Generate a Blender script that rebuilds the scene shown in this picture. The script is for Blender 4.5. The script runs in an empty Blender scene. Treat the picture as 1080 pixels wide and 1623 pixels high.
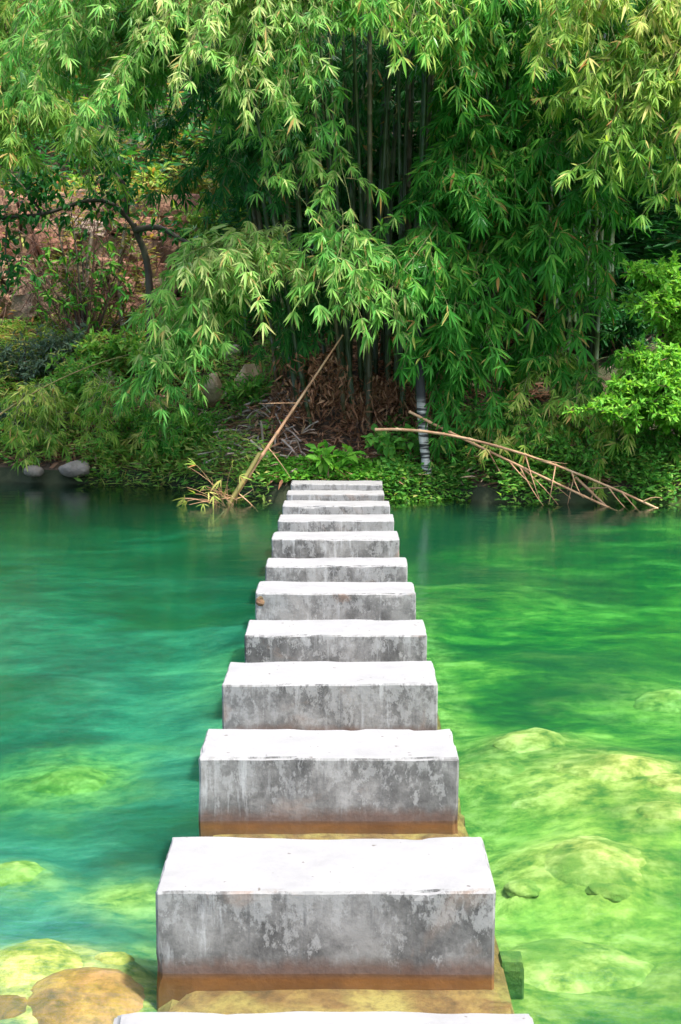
import bpy, math, random
import numpy as np
from mathutils import Vector, Matrix

# ------------------------------------------------------------------ camera
F_PX, YH, CAM = 2250.0, 530.0, (0.045, 0.0, 1.865)
PITCH = math.atan((811.5 - YH) / F_PX)
scene = bpy.context.scene
cam_d = bpy.data.cameras.new('camera')
cam = bpy.data.objects.new('camera', cam_d)
scene.collection.objects.link(cam)
cam.location = CAM
cam.rotation_euler = (math.pi / 2 - PITCH, 0, 0)
cam_d.sensor_fit = 'VERTICAL'
cam_d.sensor_height = 36.0
cam_d.lens = F_PX * 36.0 / 1623.0
cam_d.clip_start = 0.05
cam_d.clip_end = 600
scene.camera = cam

# ------------------------------------------------------------------ sky, sun, exposure
SUN_EL, SUN_AZ = math.radians(66), math.radians(122)      # azimuth clockwise from +Y (0 = straight ahead)
world = bpy.data.worlds.new('World'); scene.world = world; world.use_nodes = True
wn = world.node_tree.nodes; wl = world.node_tree.links
sky = wn.new('ShaderNodeTexSky'); sky.sky_type = 'NISHITA'; sky.sun_disc = False
sky.sun_elevation = SUN_EL; sky.sun_rotation = SUN_AZ
sky.air_density = 1.0; sky.dust_density = 4.0; sky.ozone_density = 1.0
wl.new(sky.outputs[0], wn['Background'].inputs[0]); wn['Background'].inputs[1].default_value = 0.15
sun_d = bpy.data.lights.new('sun', 'SUN'); sun_d.energy = 2.6; sun_d.angle = math.radians(4); sun_d.color = (1, .95, .86)
sun = bpy.data.objects.new('sun', sun_d); scene.collection.objects.link(sun)
sdir = Vector((math.sin(SUN_AZ) * math.cos(SUN_EL), math.cos(SUN_AZ) * math.cos(SUN_EL), math.sin(SUN_EL)))
sun.rotation_euler = sdir.to_track_quat('Z', 'Y').to_euler()
scene.view_settings.view_transform = 'Standard'; scene.view_settings.look = 'None'
scene.view_settings.exposure = 1.65; scene.view_settings.gamma = 1.0
scene.view_settings.use_curve_mapping = False
scene.render.engine = 'CYCLES'
cy = scene.cycles
cy.use_denoising = True; cy.use_adaptive_sampling = True; cy.adaptive_threshold = .025; cy.use_light_tree = False; cy.max_bounces = 6; cy.diffuse_bounces = 2; cy.glossy_bounces = 3
cy.transmission_bounces = 4; cy.transparent_max_bounces = 12; cy.volume_bounces = 0
cy.caustics_reflective = False; cy.caustics_refractive = False; cy.sample_clamp_indirect = 4.0

random.seed(7); RNG = np.random.default_rng(7)
CP, SP = math.cos(PITCH), math.sin(PITCH)

def ray(px, py):
    x, y = (px - 540.0) / F_PX, (811.5 - py) / F_PX
    return np.array([x, CP + y * SP, -SP + y * CP])
def at(px, py, Y):
    d = ray(px, py); return np.array(CAM) + d * ((Y - CAM[1]) / d[1])
def atz(px, py, z):
    d = ray(px, py); return np.array(CAM) + d * ((z - CAM[2]) / d[2])

# ------------------------------------------------------------------ noise (numpy)
_P = np.random.default_rng(3).random((64, 64, 64))
def vnoise(p):
    p = np.asarray(p, float); i = np.floor(p).astype(int); f = p - i; f = f * f * (3 - 2 * f); i &= 63; j = (i + 1) & 63
    g = lambda a, b, c: _P[a[..., 0], b[..., 1], c[..., 2]]
    fx, fy, fz = f[..., 0], f[..., 1], f[..., 2]
    L = lambda a, b, t: a + (b - a) * t
    return L(L(L(g(i, i, i), g(j, i, i), fx), L(g(i, j, i), g(j, j, i), fx), fy),
             L(L(g(i, i, j), g(j, i, j), fx), L(g(i, j, j), g(j, j, j), fx), fy), fz) * 2 - 1
def fbm(p, o=4):
    p = np.asarray(p, float); s = 0; a = 1
    for k in range(o):
        s = s + a * vnoise(p * 2 ** k + 17.3 * k); a *= .5
    return s

# ------------------------------------------------------------------ objects
COL = scene.collection
def mesh_data(name, v, f, mats, tone=None, midx=None, smooth=False):
    me = bpy.data.meshes.new(name)
    v = np.asarray(v, dtype=np.float32)
    if isinstance(f, np.ndarray):
        k = f.shape[1]; n = f.shape[0]
        me.vertices.add(len(v)); me.vertices.foreach_set('co', v.ravel())
        me.loops.add(n * k); me.loops.foreach_set('vertex_index', f.astype(np.int32).ravel())
        me.polygons.add(n); me.polygons.foreach_set('loop_start', np.arange(0, n * k, k, dtype=np.int32))
        me.update(calc_edges=True)
    else:
        me.from_pydata(v.tolist(), [], f)
    for m in (mats if isinstance(mats, (list, tuple)) else [mats]):
        me.materials.append(m)
    if tone is not None:
        a = me.attributes.new('tone', 'FLOAT', 'POINT'); a.data.foreach_set('value', np.asarray(tone, dtype=np.float32))
    if midx is not None:
        me.polygons.foreach_set('material_index', np.asarray(midx, dtype=np.int32))
    if smooth:
        me.polygons.foreach_set('use_smooth', np.ones(len(me.polygons), dtype=bool))
    me.update(); return me
def link(name, me, parent=None):
    o = bpy.data.objects.new(name, me); COL.objects.link(o)
    if parent is not None: o.parent = parent
    return o
def tag(o, label=None, cat=None, group=None, kind=None):
    if label: o['label'] = label
    if cat: o['category'] = cat
    if group: o['group'] = group
    if kind: o['kind'] = kind
    return o
def empty(name, loc):
    o = bpy.data.objects.new(name, None); COL.objects.link(o); o.location = loc; o.empty_display_size = .2; return o

# ------------------------------------------------------------------ materials
def mat(name):
    m = bpy.data.materials.new(name); m.use_nodes = True; nt = m.node_tree; nt.nodes.clear()
    out = nt.nodes.new('ShaderNodeOutputMaterial'); return m, nt, out
class N:
    def __init__(s, nt): s.nt = nt
    def __call__(s, typ, **kw):
        n = s.nt.nodes.new('ShaderNode' + typ)
        ins = kw.pop('i', {})
        for k, v in kw.items(): setattr(n, k, v)
        for k, v in ins.items():
            if hasattr(v, 'is_linked') or hasattr(v, 'links'): s.nt.links.new(v, n.inputs[k])
            else: n.inputs[k].default_value = v
        return n
    def ramp(s, fac, stops, interp='LINEAR'):
        r = s.nt.nodes.new('ShaderNodeValToRGB'); s.nt.links.new(fac, r.inputs[0]); e = r.color_ramp.elements
        r.color_ramp.interpolation = interp
        while len(e) < len(stops): e.new(.5)
        for k, (p, c) in enumerate(stops):
            e[k].position = p; e[k].color = (*c, 1) if len(c) == 3 else c
        return r.outputs[0]
    def mix(s, fac, a, b, mode='MIX'):
        n = s.nt.nodes.new('ShaderNodeMix'); n.data_type = 'RGBA'; n.blend_type = mode
        for k, v in ((0, fac), (6, a), (7, b)):
            if hasattr(v, 'links'): s.nt.links.new(v, n.inputs[k])
            else: n.inputs[k].default_value = v if k == 0 or len(v) == 4 else (*v, 1)
        return n.outputs[2]
    def math(s, op, a, b=0.0, clamp=False):
        n = s.nt.nodes.new('ShaderNodeMath'); n.operation = op; n.use_clamp = clamp
        for k, v in ((0, a), (1, b)):
            if hasattr(v, 'links'): s.nt.links.new(v, n.inputs[k])
            else: n.inputs[k].default_value = v
        return n.outputs[0]
    def noise(s, vec, scale, detail=4, rough=.55, dist=0.0):
        n = s.nt.nodes.new('ShaderNodeTexNoise'); n.inputs['Scale'].default_value = scale
        n.inputs['Detail'].default_value = detail; n.inputs['Roughness'].default_value = rough; n.inputs['Distortion'].default_value = dist
        s.nt.links.new(vec, n.inputs['Vector']); return n.outputs[0]
    def sep(s, vec):
        n = s.nt.nodes.new('ShaderNodeSeparateXYZ'); s.nt.links.new(vec, n.inputs[0]); return n.outputs
    def scale(s, vec, xyz):
        n = s.nt.nodes.new('ShaderNodeVectorMath'); n.operation = 'MULTIPLY'; s.nt.links.new(vec, n.inputs[0]); n.inputs[1].default_value = xyz
        return n.outputs[0]
    def bump(s, h, strength, dist=.02):
        n = s.nt.nodes.new('ShaderNodeBump'); n.inputs['Strength'].default_value = strength; n.inputs['Distance'].default_value = dist
        s.nt.links.new(h, n.inputs['Height']); return n.outputs[0]
    def to(s, a, b): s.nt.links.new(a, b)

def leaf_mat(name, stops, transl=.45, gloss=.12, rough=.45):
    m, nt, out = mat(name); n = N(nt)
    tone = n('Attribute', attribute_name='tone').outputs['Fac']
    c = n.ramp(tone, stops)
    df = n('BsdfDiffuse', i={'Color': c})
    tcol = n.mix(1.0, c, (1.25, 1.2, .55), 'MULTIPLY')
    tr = n('BsdfTranslucent', i={'Color': tcol})
    mx = n('MixShader', i={0: transl, 1: df.outputs[0], 2: tr.outputs[0]})
    gl = n('BsdfGlossy', i={'Roughness': rough, 'Color': (1, 1, 1, 1)})
    fr = n('LayerWeight', i={'Blend': .25})
    fac = n.math('MINIMUM', n.math('MULTIPLY', fr.outputs['Fresnel'], gloss * 2.2), .10)
    m2 = n('MixShader', i={0: fac, 1: mx.outputs[0], 2: gl.outputs[0]})
    n.to(m2.outputs[0], out.inputs[0]); return m
M = {}
M['leaf_pale_lit'] = leaf_mat('leaf_pale_lit', [(0, (.045, .21, .035)), (.5, (.10, .33, .055)), (.80, (.23, .45, .09)), (.93, (.45, .54, .2)), (1, (.42, .25, .08))])  # paler copy of the bamboo leaf, sunlit brightness put into the colour
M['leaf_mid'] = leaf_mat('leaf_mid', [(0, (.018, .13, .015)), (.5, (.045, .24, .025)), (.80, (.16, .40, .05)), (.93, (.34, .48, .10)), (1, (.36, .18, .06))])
M['leaf_deep_shade'] = leaf_mat('leaf_deep_shade', [(0, (.012, .09, .02)), (.5, (.022, .15, .03)), (.85, (.05, .22, .04)), (.96, (.14, .26, .06)), (1, (.3, .16, .06))])  # darker copy of the bamboo leaf, shade put into the colour; also undergrowth
M['leaf_gold'] = leaf_mat('leaf_gold', [(0, (.05, .19, .02)), (.4, (.12, .29, .035)), (.72, (.32, .47, .08)), (.93, (.56, .54, .17)), (1, (.42, .2, .07))])
M['leaf_lime'] = leaf_mat('leaf_lime', [(0, (.06, .26, .02)), (.5, (.15, .42, .04)), (1, (.30, .55, .08))])
M['leaf_grey'] = leaf_mat('leaf_grey', [(0, (.05, .10, .06)), (.5, (.12, .20, .13)), (1, (.24, .32, .22))], gloss=.15)
M['leaf_herb'] = leaf_mat('leaf_herb', [(0, (.04, .18, .025)), (.5, (.11, .34, .05)), (.85, (.25, .46, .08)), (1, (.42, .45, .13))])
M['leaf_autumn'] = leaf_mat('leaf_autumn', [(0, (.08, .15, .03)), (.45, (.22, .24, .05)), (.7, (.38, .30, .07)), (.88, (.40, .18, .06)), (1, (.36, .10, .07))])
M['leaf_dead'] = leaf_mat('leaf_dead', [(0, (.08, .035, .02)), (.4, (.19, .09, .05)), (.75, (.34, .19, .115)), (1, (.48, .33, .23))], transl=.2, gloss=.05)

def bark_mat(name, c0, c1, c2, scale=8, band=0, zs=.3, rough=.7):
    m, nt, out = mat(name); n = N(nt)
    g = n('TexCoord').outputs['Object']
    a = n.noise(n.scale(g, (1, 1, zs)), scale, 5)
    col = n.ramp(a, [(.3, c0), (.5, c1), (.72, c2)])
    bp = n.bump(n.noise(n.scale(g, (1, 1, zs)), scale * 3, 5), .5, .01)
    b = n('BsdfPrincipled', i={'Base Color': col, 'Roughness': rough, 'Normal': bp})
    n.to(b.outputs[0], out.inputs[0]); return m
M['culm'] = bark_mat('culm_green', (.012, .034, .008), (.024, .055, .013), (.06, .085, .025), 5, rough=.4)
M['culm_old'] = bark_mat('culm_old', (.03, .03, .012), (.06, .06, .022), (.12, .10, .04), 5, rough=.5)
M['pole'] = bark_mat('pole_dry', (.26, .12, .055), (.44, .25, .13), (.56, .38, .22), 6, rough=.6)
M['pole_mossy'] = bark_mat('pole_mossy', (.10, .10, .02), (.20, .17, .04), (.36, .22, .11), 4, rough=.6)
M['bark'] = bark_mat('bark_dark', (.02, .015, .01), (.045, .034, .024), (.07, .08, .035), 9)
M['twig'] = bark_mat('twig_brown', (.07, .03, .02), (.14, .065, .045), (.22, .12, .085), 12)
M['stem_green'] = bark_mat('stem_green', (.05, .09, .02), (.11, .14, .035), (.22, .17, .06), 9)
M['root'] = bark_mat('root', (.08, .05, .035), (.16, .11, .08), (.26, .19, .14), 10)
M['pale_bark'] = bark_mat('pale_bark', (.22, .17, .14), (.38, .30, .25), (.5, .42, .35), 10)

def ringed_mat():
    m, nt, out = mat('ringed_bark'); n = N(nt)
    g = n('TexCoord').outputs['Object']; z = n.sep(g)[2]
    w = n.noise(n.scale(g, (2, 2, 20)), 1.0, 3, .6)
    up = n.math('MULTIPLY', n.math('SUBTRACT', z, 1.0), 6.0, True)             # old dark bark starts a metre up
    pale = n.mix(n.noise(g, 30, 4), (.30, .30, .27), (.66, .65, .60))
    c = n.mix(n.ramp(w, [(.47, (0, 0, 0)), (.55, (1, 1, 1))]), (.025, .027, .026), pale)
    c = n.mix(up, c, (.018, .02, .022))
    b = n('BsdfPrincipled', i={'Base Color': c, 'Roughness': .8, 'Normal': n.bump(n.noise(g, 40, 4), .5, .01)})
    n.to(b.outputs[0], out.inputs[0]); return m
M['ringed'] = ringed_mat()

def concrete_mat():
    m, nt, out = mat('weathered_concrete'); n = N(nt)
    tc = n('TexCoord'); oi = n('ObjectInfo'); geo = n('NewGeometry')
    off = n('VectorMath', operation='SCALE', i={0: (37.0, 11.0, 5.0), 'Scale': oi.outputs['Random']}).outputs[0]
    p = n('VectorMath', operation='ADD', i={0: tc.outputs['Object'], 1: off}).outputs[0]
    z = n.sep(geo.outputs['Position'])[2]
    lz = n.sep(tc.outputs['Object'])[2]
    big = n.noise(n.scale(p, (1, 1, .8)), 4.6, 10, .74, .1)
    fine = n.noise(p, 22, 6, .65)
    strk = n.noise(n.scale(p, (22, 22, 2.2)), 1.0, 7, .68, .25)
    big = n.math('ADD', big, n.math('MULTIPLY', n.math('SUBTRACT', n.math('FRACT', n.math('MULTIPLY', oi.outputs['Random'], 7.3)), .5), .09))
    g = n.ramp(big, [(.38, (.038, .038, .038)), (.455, (.078, .078, .077)), (.52, (.137, .136, .133)), (.60, (.24, .238, .232))])
    g = n.mix(n.ramp(fine, [(.35, (0, 0, 0)), (.7, (.55,) * 3)]), g, (.155, .155, .152))
    # pale lichen crust, thicker near the top edge
    lich = n.math('ADD', n.noise(n.scale(p, (1, 1, .6)), 17, 10, .78, .1), n.math('ADD', n.math('MULTIPLY', lz, .4), n.math('MULTIPLY', oi.outputs['Random'], .06)))
    g = n.mix(n.ramp(lich, [(.60, (0, 0, 0)), (.64, (.75,) * 3)]), g, (.29, .293, .29))
    # white lime runs
    run = n.math('MULTIPLY', n.ramp(strk, [(.55, (0, 0, 0)), (.66, (1, 1, 1))]), n.ramp(n.noise(p, 2.2, 2), [(.42, (0, 0, 0)), (.58, (1, 1, 1))]))
    g = n.mix(n.math('MULTIPLY', run, .65), g, (.42, .43, .435))
    # dark damp streaks
    dk = n.math('MULTIPLY', n.ramp(strk, [(.30, (1, 1, 1)), (.42, (0, 0, 0))]), .55)
    g = n.mix(dk, g, (.055, .058, .062))
    # rusty stains
    rust = n.math('MULTIPLY', n.ramp(n.noise(p, 2.7, 5, .6, .8), [(.60, (0, 0, 0)), (.70, (1, 1, 1))]), .55)
    g = n.mix(rust, g, (.25, .17, .125))
    # reddish algae line at the water
    wz = n.math('ADD', z, n.math('MULTIPLY', n.math('SUBTRACT', n.noise(n.scale(p, (1, 1, .5)), 7, 8, .7), .5), .12))
    line = n('MapRange', i={'Value': wz, 1: .058, 2: .018, 3: 0.0, 4: .85}, clamp=True).outputs[0]
    g = n.mix(line, g, n.mix(n.noise(p, 30, 5), (.05, .03, .024), (.16, .095, .07)))
    wet = n('MapRange', i={'Value': z, 1: .004, 2: -.02, 3: 0.0, 4: 1.0}, clamp=True).outputs[0]
    g = n.mix(wet, g, n.mix(n.noise(p, 9, 5), (.12, .045, .012), (.36, .15, .035)))
    # paler colour on upward faces
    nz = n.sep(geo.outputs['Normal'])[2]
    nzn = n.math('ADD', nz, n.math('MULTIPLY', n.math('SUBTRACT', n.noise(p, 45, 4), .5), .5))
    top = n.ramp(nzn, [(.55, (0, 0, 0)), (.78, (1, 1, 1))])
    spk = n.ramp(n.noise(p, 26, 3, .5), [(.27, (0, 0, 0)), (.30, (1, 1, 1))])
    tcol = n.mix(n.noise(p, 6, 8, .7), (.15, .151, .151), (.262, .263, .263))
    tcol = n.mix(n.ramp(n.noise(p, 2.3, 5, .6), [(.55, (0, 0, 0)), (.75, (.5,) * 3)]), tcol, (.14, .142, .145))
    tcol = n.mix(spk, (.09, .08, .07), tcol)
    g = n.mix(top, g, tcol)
    h = n.math('ADD', n.math('MULTIPLY', fine, .6), n.noise(p, 70, 4))
    b = n('BsdfPrincipled', i={'Base Color': g, 'Roughness': .88, 'Normal': n.bump(h, .3, .004)})
    n.to(b.outputs[0], out.inputs[0]); return m
M['concrete'] = concrete_mat()

def algae_mat(name, lo, mid, hi, tan, sc=3.0):
    m, nt, out = mat(name); n = N(nt)
    geo = n('NewGeometry'); p = geo.outputs['Position']
    a = n.noise(n.scale(p, (1, .8, 1)), sc, 6, .62, .8)
    c = n.ramp(a, [(.3, lo), (.48, mid), (.64, hi)])
    t = n.ramp(n.noise(p, sc * .45, 4, .6, .5), [(.46, (0, 0, 0)), (.62, (1, 1, 1))])
    c = n.mix(t, c, tan)
    c = n.mix(n.ramp(n.noise(p, sc * 4, 8, .75), [(.46, (0, 0, 0)), (.64, (.55,) * 3)]), c, lo)
    b = n('BsdfPrincipled', i={'Base Color': c, 'Roughness': .9, 'Normal': n.bump(n.noise(p, 13, 8, .7), .6, .03)})
    n.to(b.outputs[0], out.inputs[0]); return m
def rock_algae():
    m, nt, out = mat('rock_tan_algae'); n = N(nt)
    p = n('NewGeometry').outputs['Position']
    c = n.ramp(n.noise(p, 9, 7, .7), [(.36, (.08, .13, .018)), (.48, (.34, .30, .06)), (.60, (.62, .50, .17))])
    c = n.mix(n.ramp(n.noise(p, 3.1, 6, .65), [(.46, (0, 0, 0)), (.62, (.8,) * 3)]), c, n.mix(n.noise(p, 14, 6, .7), (.05, .13, .012), (.22, .26, .04)))
    b = n('BsdfPrincipled', i={'Base Color': c, 'Roughness': .9, 'Normal': n.bump(n.noise(p, 13, 8, .7), .6, .03)})
    n.to(b.outputs[0], out.inputs[0]); return m
M['rock_tan'] = rock_algae()
M['rock_rust'] = algae_mat('rock_rust_algae', (.06, .05, .008), (.26, .13, .025), (.42, .24, .05), (.50, .24, .10), 7)
M['slab'] = algae_mat('slab_algae', (.02, .06, .01), (.06, .14, .02), (.14, .2, .04), (.08, .16, .03), 6)
M['sill'] = algae_mat('sill_algae', (.07, .035, .010), (.17, .085, .025), (.27, .16, .045), (.30, .22, .06), 8)

def bed_mat():
    m, nt, out = mat('algae_bed'); n = N(nt)
    p = n('NewGeometry').outputs['Position']; x = n.sep(p)[0]
    ps = n.scale(p, (.75, 1.15, 1))
    a = n.math('ADD', n.math('MULTIPLY', n.noise(ps, 1.6, 8, .66, .15), .75), n.math('MULTIPLY', n.noise(ps, 7, 5, .7), .25)); b2 = n.noise(ps, .55, 6, .6, .2)
    green = n.ramp(a, [(.40, (.010, .055, .006)), (.47, (.035, .12, .010)), (.53, (.13, .21, .02)), (.59, (.36, .37, .06)), (.68, (.58, .50, .16))])
    sand = n.ramp(a, [(.38, (.008, .05, .046)), (.47, (.025, .11, .098)), (.56, (.085, .20, .165)), (.68, (.26, .35, .25))])
    f = n.math('ADD', n.math('MULTIPLY', x, -.8), n.math('MULTIPLY', n.math('SUBTRACT', b2, .5), 1.2))
    c = n.mix(n.math('ADD', f, .4, True), green, sand)
    c = n.mix(n.ramp(b2, [(.50, (0, 0, 0)), (.62, (.75,) * 3)]), c, (.012, .055, .012))
    mud_reflect = n('Attribute', attribute_name='tone').outputs['Fac']
    algae_glow_fac = n('Attribute', attribute_name='algae').outputs['Fac']
    c = n.mix(n.math('MULTIPLY', algae_glow_fac, .85), c, n.ramp(n.noise(p, 9, 7, .7), [(.38, (.07, .12, .015)), (.5, (.32, .28, .05)), (.62, (.58, .46, .14))]))
    c = n.mix(mud_reflect, c, n.mix(a, (.010, .018, .008), (.035, .045, .014)))
    b = n('BsdfPrincipled', i={'Base Color': c, 'Roughness': .95, 'Normal': n.bump(n.noise(p, 14, 5), .6, .03)})
    n.to(b.outputs[0], out.inputs[0]); return m
M['bed'] = bed_mat()

def soil_mat():
    m, nt, out = mat('bank_soil'); n = N(nt)
    p = n('NewGeometry').outputs['Position']
    a = n.noise(p, 2.2, 6, .65, .5); f = n.noise(p, 16, 6, .7)
    c = n.ramp(a, [(.32, (.035, .024, .015)), (.5, (.085, .055, .032)), (.68, (.16, .105, .06))])
    c = n.mix(n.ramp(n.noise(p, 1.3, 5), [(.48, (0, 0, 0)), (.62, (.8,) * 3)]), c, (.04, .075, .02))
    c = n.mix(n.math('MULTIPLY', f, .6), c, (.05, .035, .022))
    b = n('BsdfPrincipled', i={'Base Color': c, 'Roughness': .95, 'Normal': n.bump(f, 1.0, .05)})
    n.to(b.outputs[0], out.inputs[0]); return m
M['soil'] = soil_mat()

def stone_mat(name, cols, moss=.5):
    m, nt, out = mat(name); n = N(nt)
    p = n('NewGeometry').outputs['Position']; r = n('ObjectInfo').outputs['Random']
    c = n.ramp(r, cols)
    k = n.noise(p, 7, 6, .65, .5)
    c = n.mix(n.ramp(k, [(.35, (0, 0, 0)), (.7, (.4,) * 3)]), c, (.08, .06, .04), 'MIX')
    c = n.mix(n.math('MULTIPLY', n.ramp(n.noise(p, 3, 5, .6), [(.5, (0, 0, 0)), (.65, (1, 1, 1))]), moss), c, (.07, .10, .03))
    b = n('BsdfPrincipled', i={'Base Color': c, 'Roughness': .9, 'Normal': n.bump(n.noise(p, 25, 6), .8, .03)})
    n.to(b.outputs[0], out.inputs[0]); return m
M['wall_stone'] = stone_mat('wall_stone', [(0, (.26, .11, .07)), (.35, (.33, .16, .11)), (.6, (.28, .16, .11)), (.85, (.36, .23, .17)), (1, (.28, .22, .18))], .6)
M['boulder'] = stone_mat('boulder', [(0, (.52, .37, .20)), (.5, (.46, .35, .21)), (1, (.48, .40, .29))], .25)
M['grey_rock'] = stone_mat('grey_rock', [(0, (.20, .18, .15)), (1, (.26, .23, .19))], .45)

def water_mat():
    m, nt, out = mat('pool_water'); n = N(nt)
    p = n('NewGeometry').outputs['Position']
    w = n.math('ADD', n.noise(n.scale(p, (1.0, 2.2, 1)), 2.2, 3, .5, .4), n.math('MULTIPLY', n.noise(n.scale(p, (1, 2.4, 1)), 13, 4, .55), .22))
    nm = n.bump(w, .13, .05)
    fr = n('Fresnel', i={'IOR': 1.33, 'Normal': nm})
    gl = n('BsdfGlossy', i={'Roughness': .035, 'Color': (1, 1, 1, 1), 'Normal': nm})
    tr = n('BsdfTransparent', i={'Color': (1, 1, 1, 1)})
    mx = n('MixShader', i={0: fr.outputs[0], 1: tr.outputs[0], 2: gl.outputs[0]})
    n.to(mx.outputs[0], out.inputs['Surface'])
    ab = n('VolumeAbsorption', i={'Color': (.42, .89, .76, 1), 'Density': 2.2})
    sc = n('VolumeScatter', i={'Color': (.05, .80, .55, 1), 'Density': .10, 'Anisotropy': .2})
    ad = n('AddShader', i={0: ab.outputs[0], 1: sc.outputs[0]})
    n.to(ad.outputs[0], out.inputs['Volume']); return m
M['water'] = water_mat()

# ------------------------------------------------------------------ terrain
_SX = np.array([-70, -8, -4.4, -2.3, -1.2, -.75, .5, 1.1, 2, 3.75, 8, 70.])
_SY = np.array([21, 18.7, 18.1, 17.6, 16.7, 15.85, 15.78, 15.9, 15.85, 15.65, 15.3, 15.])
def shore(x):
    x = np.asarray(x, float); y = 0
    for d, wgt in ((-.25, .25), (0, .5), (.25, .25)): y = y + wgt * np.interp(x + d, _SX, _SY)
    return y + .10 * vnoise(np.stack([x * 1.7, x * 0 + 3.1, x * 0], -1)) + np.clip((np.abs(x - .1) - .8) * 2, 0, 1) * .16 * fbm(np.stack([x * 2.9, x * 0 + 8.1, x * 0], -1), 3)
_TT = np.array([-70, -27, -24, -22, -16, -8, -4, -1.5, -.5, -.12, 0, .06, .14, .35, .8, 2, 3.4, 5, 9, 20, 60])
_TZ = np.array([3, 1.5, .6, -.12, -.20, -.23, -.25, -.24, -.2, -.15, -.05, .10, .18, .26, .48, 1.15, 1.85, 2.5, 5.6, 14, 34])
ROCKS = []
def sunk_spot(px, py, rx, ztop):
    c = atz(px, py, ztop); return c, rx / F_PX * np.linalg.norm(c - np.array(CAM))
SUNK = [(985, 1203, 98, -0.087, 'rock_tan', 'largest pale yellow boulder under the water, beside the third block'),
 (845, 1163, 60, -0.129, 'rock_tan', 'low yellow green boulder under water just beyond the largest pale one'),
 (948, 1345, 92, -0.112, 'rock_tan', 'long yellow boulder with green algae below the largest pale one'),
 (1068, 1232, 42, -0.095, 'rock_tan', 'small pale boulder under water touching the largest yellow one at the picture edge'),
 (1062, 1275, 48, -0.108, 'rock_tan', 'flat pale underwater boulder at the picture edge above the long yellow one'),
 (785, 1212, 58, -0.154, 'rock_tan', 'flat yellowish underwater stone close beside the third concrete block'),
 (865, 1262, 60, -0.171, 'rock_tan', 'dim green underwater stone between the largest boulder and the concrete blocks'),
 (828, 1398, 26, -.165, 'rock_tan', 'small bright yellow stone under water beside the second block'),
 (965, 1402, 30, -0.146, 'rock_tan', 'small pale stone under water below the long yellow boulder'),
 (905, 1515, 120, -0.179, 'rock_tan', 'broad dim green boulder deep under water near the picture corner'),
 (1060, 1100, 70, -0.188, 'rock_tan', 'dim yellow shoal stone under water far beyond the largest boulder'),
 (132, 1558, 104, -0.051, 'rock_rust', 'large rust brown algae covered boulder under water beside the second block'),
 (48, 1515, 95, -0.072, 'rock_tan', 'flat orange tan boulder touching the large rust brown one behind'),
 (182, 1512, 26, -0.080, 'rock_tan', 'small round green stone behind the large rust brown boulder'),
 (2, 1590, 40, -0.080, 'rock_rust', 'brown boulder cut by the picture edge beside the large rust brown one'),
 (14, 1375, 55, -0.198, 'rock_tan', 'dim yellowish underwater stone at the picture edge, on the teal side'),
 (112, 1225, 75, -0.261, 'rock_tan', 'faint flat stone deep in the teal water, on the side away from the yellow boulders'),
 (205, 1432, 60, -0.240, 'rock_tan', 'faint green mound under water close behind the small round green stone')]
for q in SUNK:
    c, r = sunk_spot(*q[:4]); ROCKS.append((c[0], c[1], r, q[3] - r * .17))
def height(x, y):
    x = np.asarray(x, float); y = np.asarray(y, float)
    t = y - shore(x); z = np.interp(t, _TT, _TZ)
    p = np.stack([x * .9, y * .9, x * 0], -1)
    uw = np.clip(-t / 2.0, 0, 1) * np.clip((y + 7) / 3, 0, 1)
    deep = np.clip((-x - .55) / .6, 0, 1) * np.clip((y - 4.0) / 2.5, 0, 1) * np.clip((17 - y) / 4, 0, 1)
    shal = np.clip((x - .7) / .5, 0, 1) * np.clip((7.5 - y) / 2.5, 0, 1) + np.clip((-x - .6) / .4, 0, 1) * np.clip((4.6 - y) / 1.0, 0, 1)
    z = z + uw * (.05 * fbm(p * .9, 4) + .012 * fbm(p * 5, 3) - .10 * deep + .05 * shal)
    for rx_, ry_, rr_, tz_ in ROCKS:
        g = np.exp(-(((x - rx_) ** 2 + (y - ry_) ** 2) / (rr_ * 1.6) ** 2) ** 2); z = np.where((tz_ > z) & (g > .003), z + (tz_ - z) * g, z)
    ab = np.clip((t - .1) / 1.0, 0, 1)
    z = z + ab * (.16 * fbm(p * 1.1, 4) + .04 * fbm(p * 5, 3))
    return z
def grid(xs, ts):
    X, T = np.meshgrid(xs, ts); Y = shore(X) + T
    return X, Y, height(X, Y)
def sheet(name, xs, ts, m):
    X, Y, Z = grid(xs, ts); nx, ny = len(xs), len(ts)
    v = np.stack([X, Y, Z], -1).reshape(-1, 3)
    i = np.arange((ny - 1) * (nx - 1)); r, c = i // (nx - 1), i % (nx - 1); a = r * nx + c
    f = np.stack([a, a + 1, a + nx + 1, a + nx], -1)
    mud_reflect = np.clip(((Y - shore(X)).ravel() + 6.0 + 3.0 * fbm(v * .6, 4)) / 5.0, 0, 1)  # shore mud, spread far out to put the bank's dark reflection into the bed
    me = mesh_data(name, v, f, m, smooth=True, tone=mud_reflect); al = np.zeros(len(v))
    for rx_, ry_, rr_, tz_ in ROCKS: al = np.maximum(al, np.exp(-(((v[:, 0] - rx_) ** 2 + (v[:, 1] - ry_) ** 2) / (rr_ * 1.5) ** 2)))
    edge = np.exp(-((v[:, 0] - .64) / .11) ** 2) + .6 * np.exp(-((v[:, 0] + .58) / .08) ** 2) * (v[:, 1] < 4.6)  # yellow glow beside the sill, put into the bed colour as algae
    al = np.maximum(al, edge * (v[:, 1] < 13.5) * np.clip(.75 + .5 * fbm(v * 1.7, 3), 0, 1))
    al = np.clip(al * 1.2 + .35 * fbm(v * 2.5, 4) * (al > .02), 0, 1)
    a = me.attributes.new('algae', 'FLOAT', 'POINT'); a.data.foreach_set('value', al.astype(np.float32))
    return link(name, me)
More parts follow.
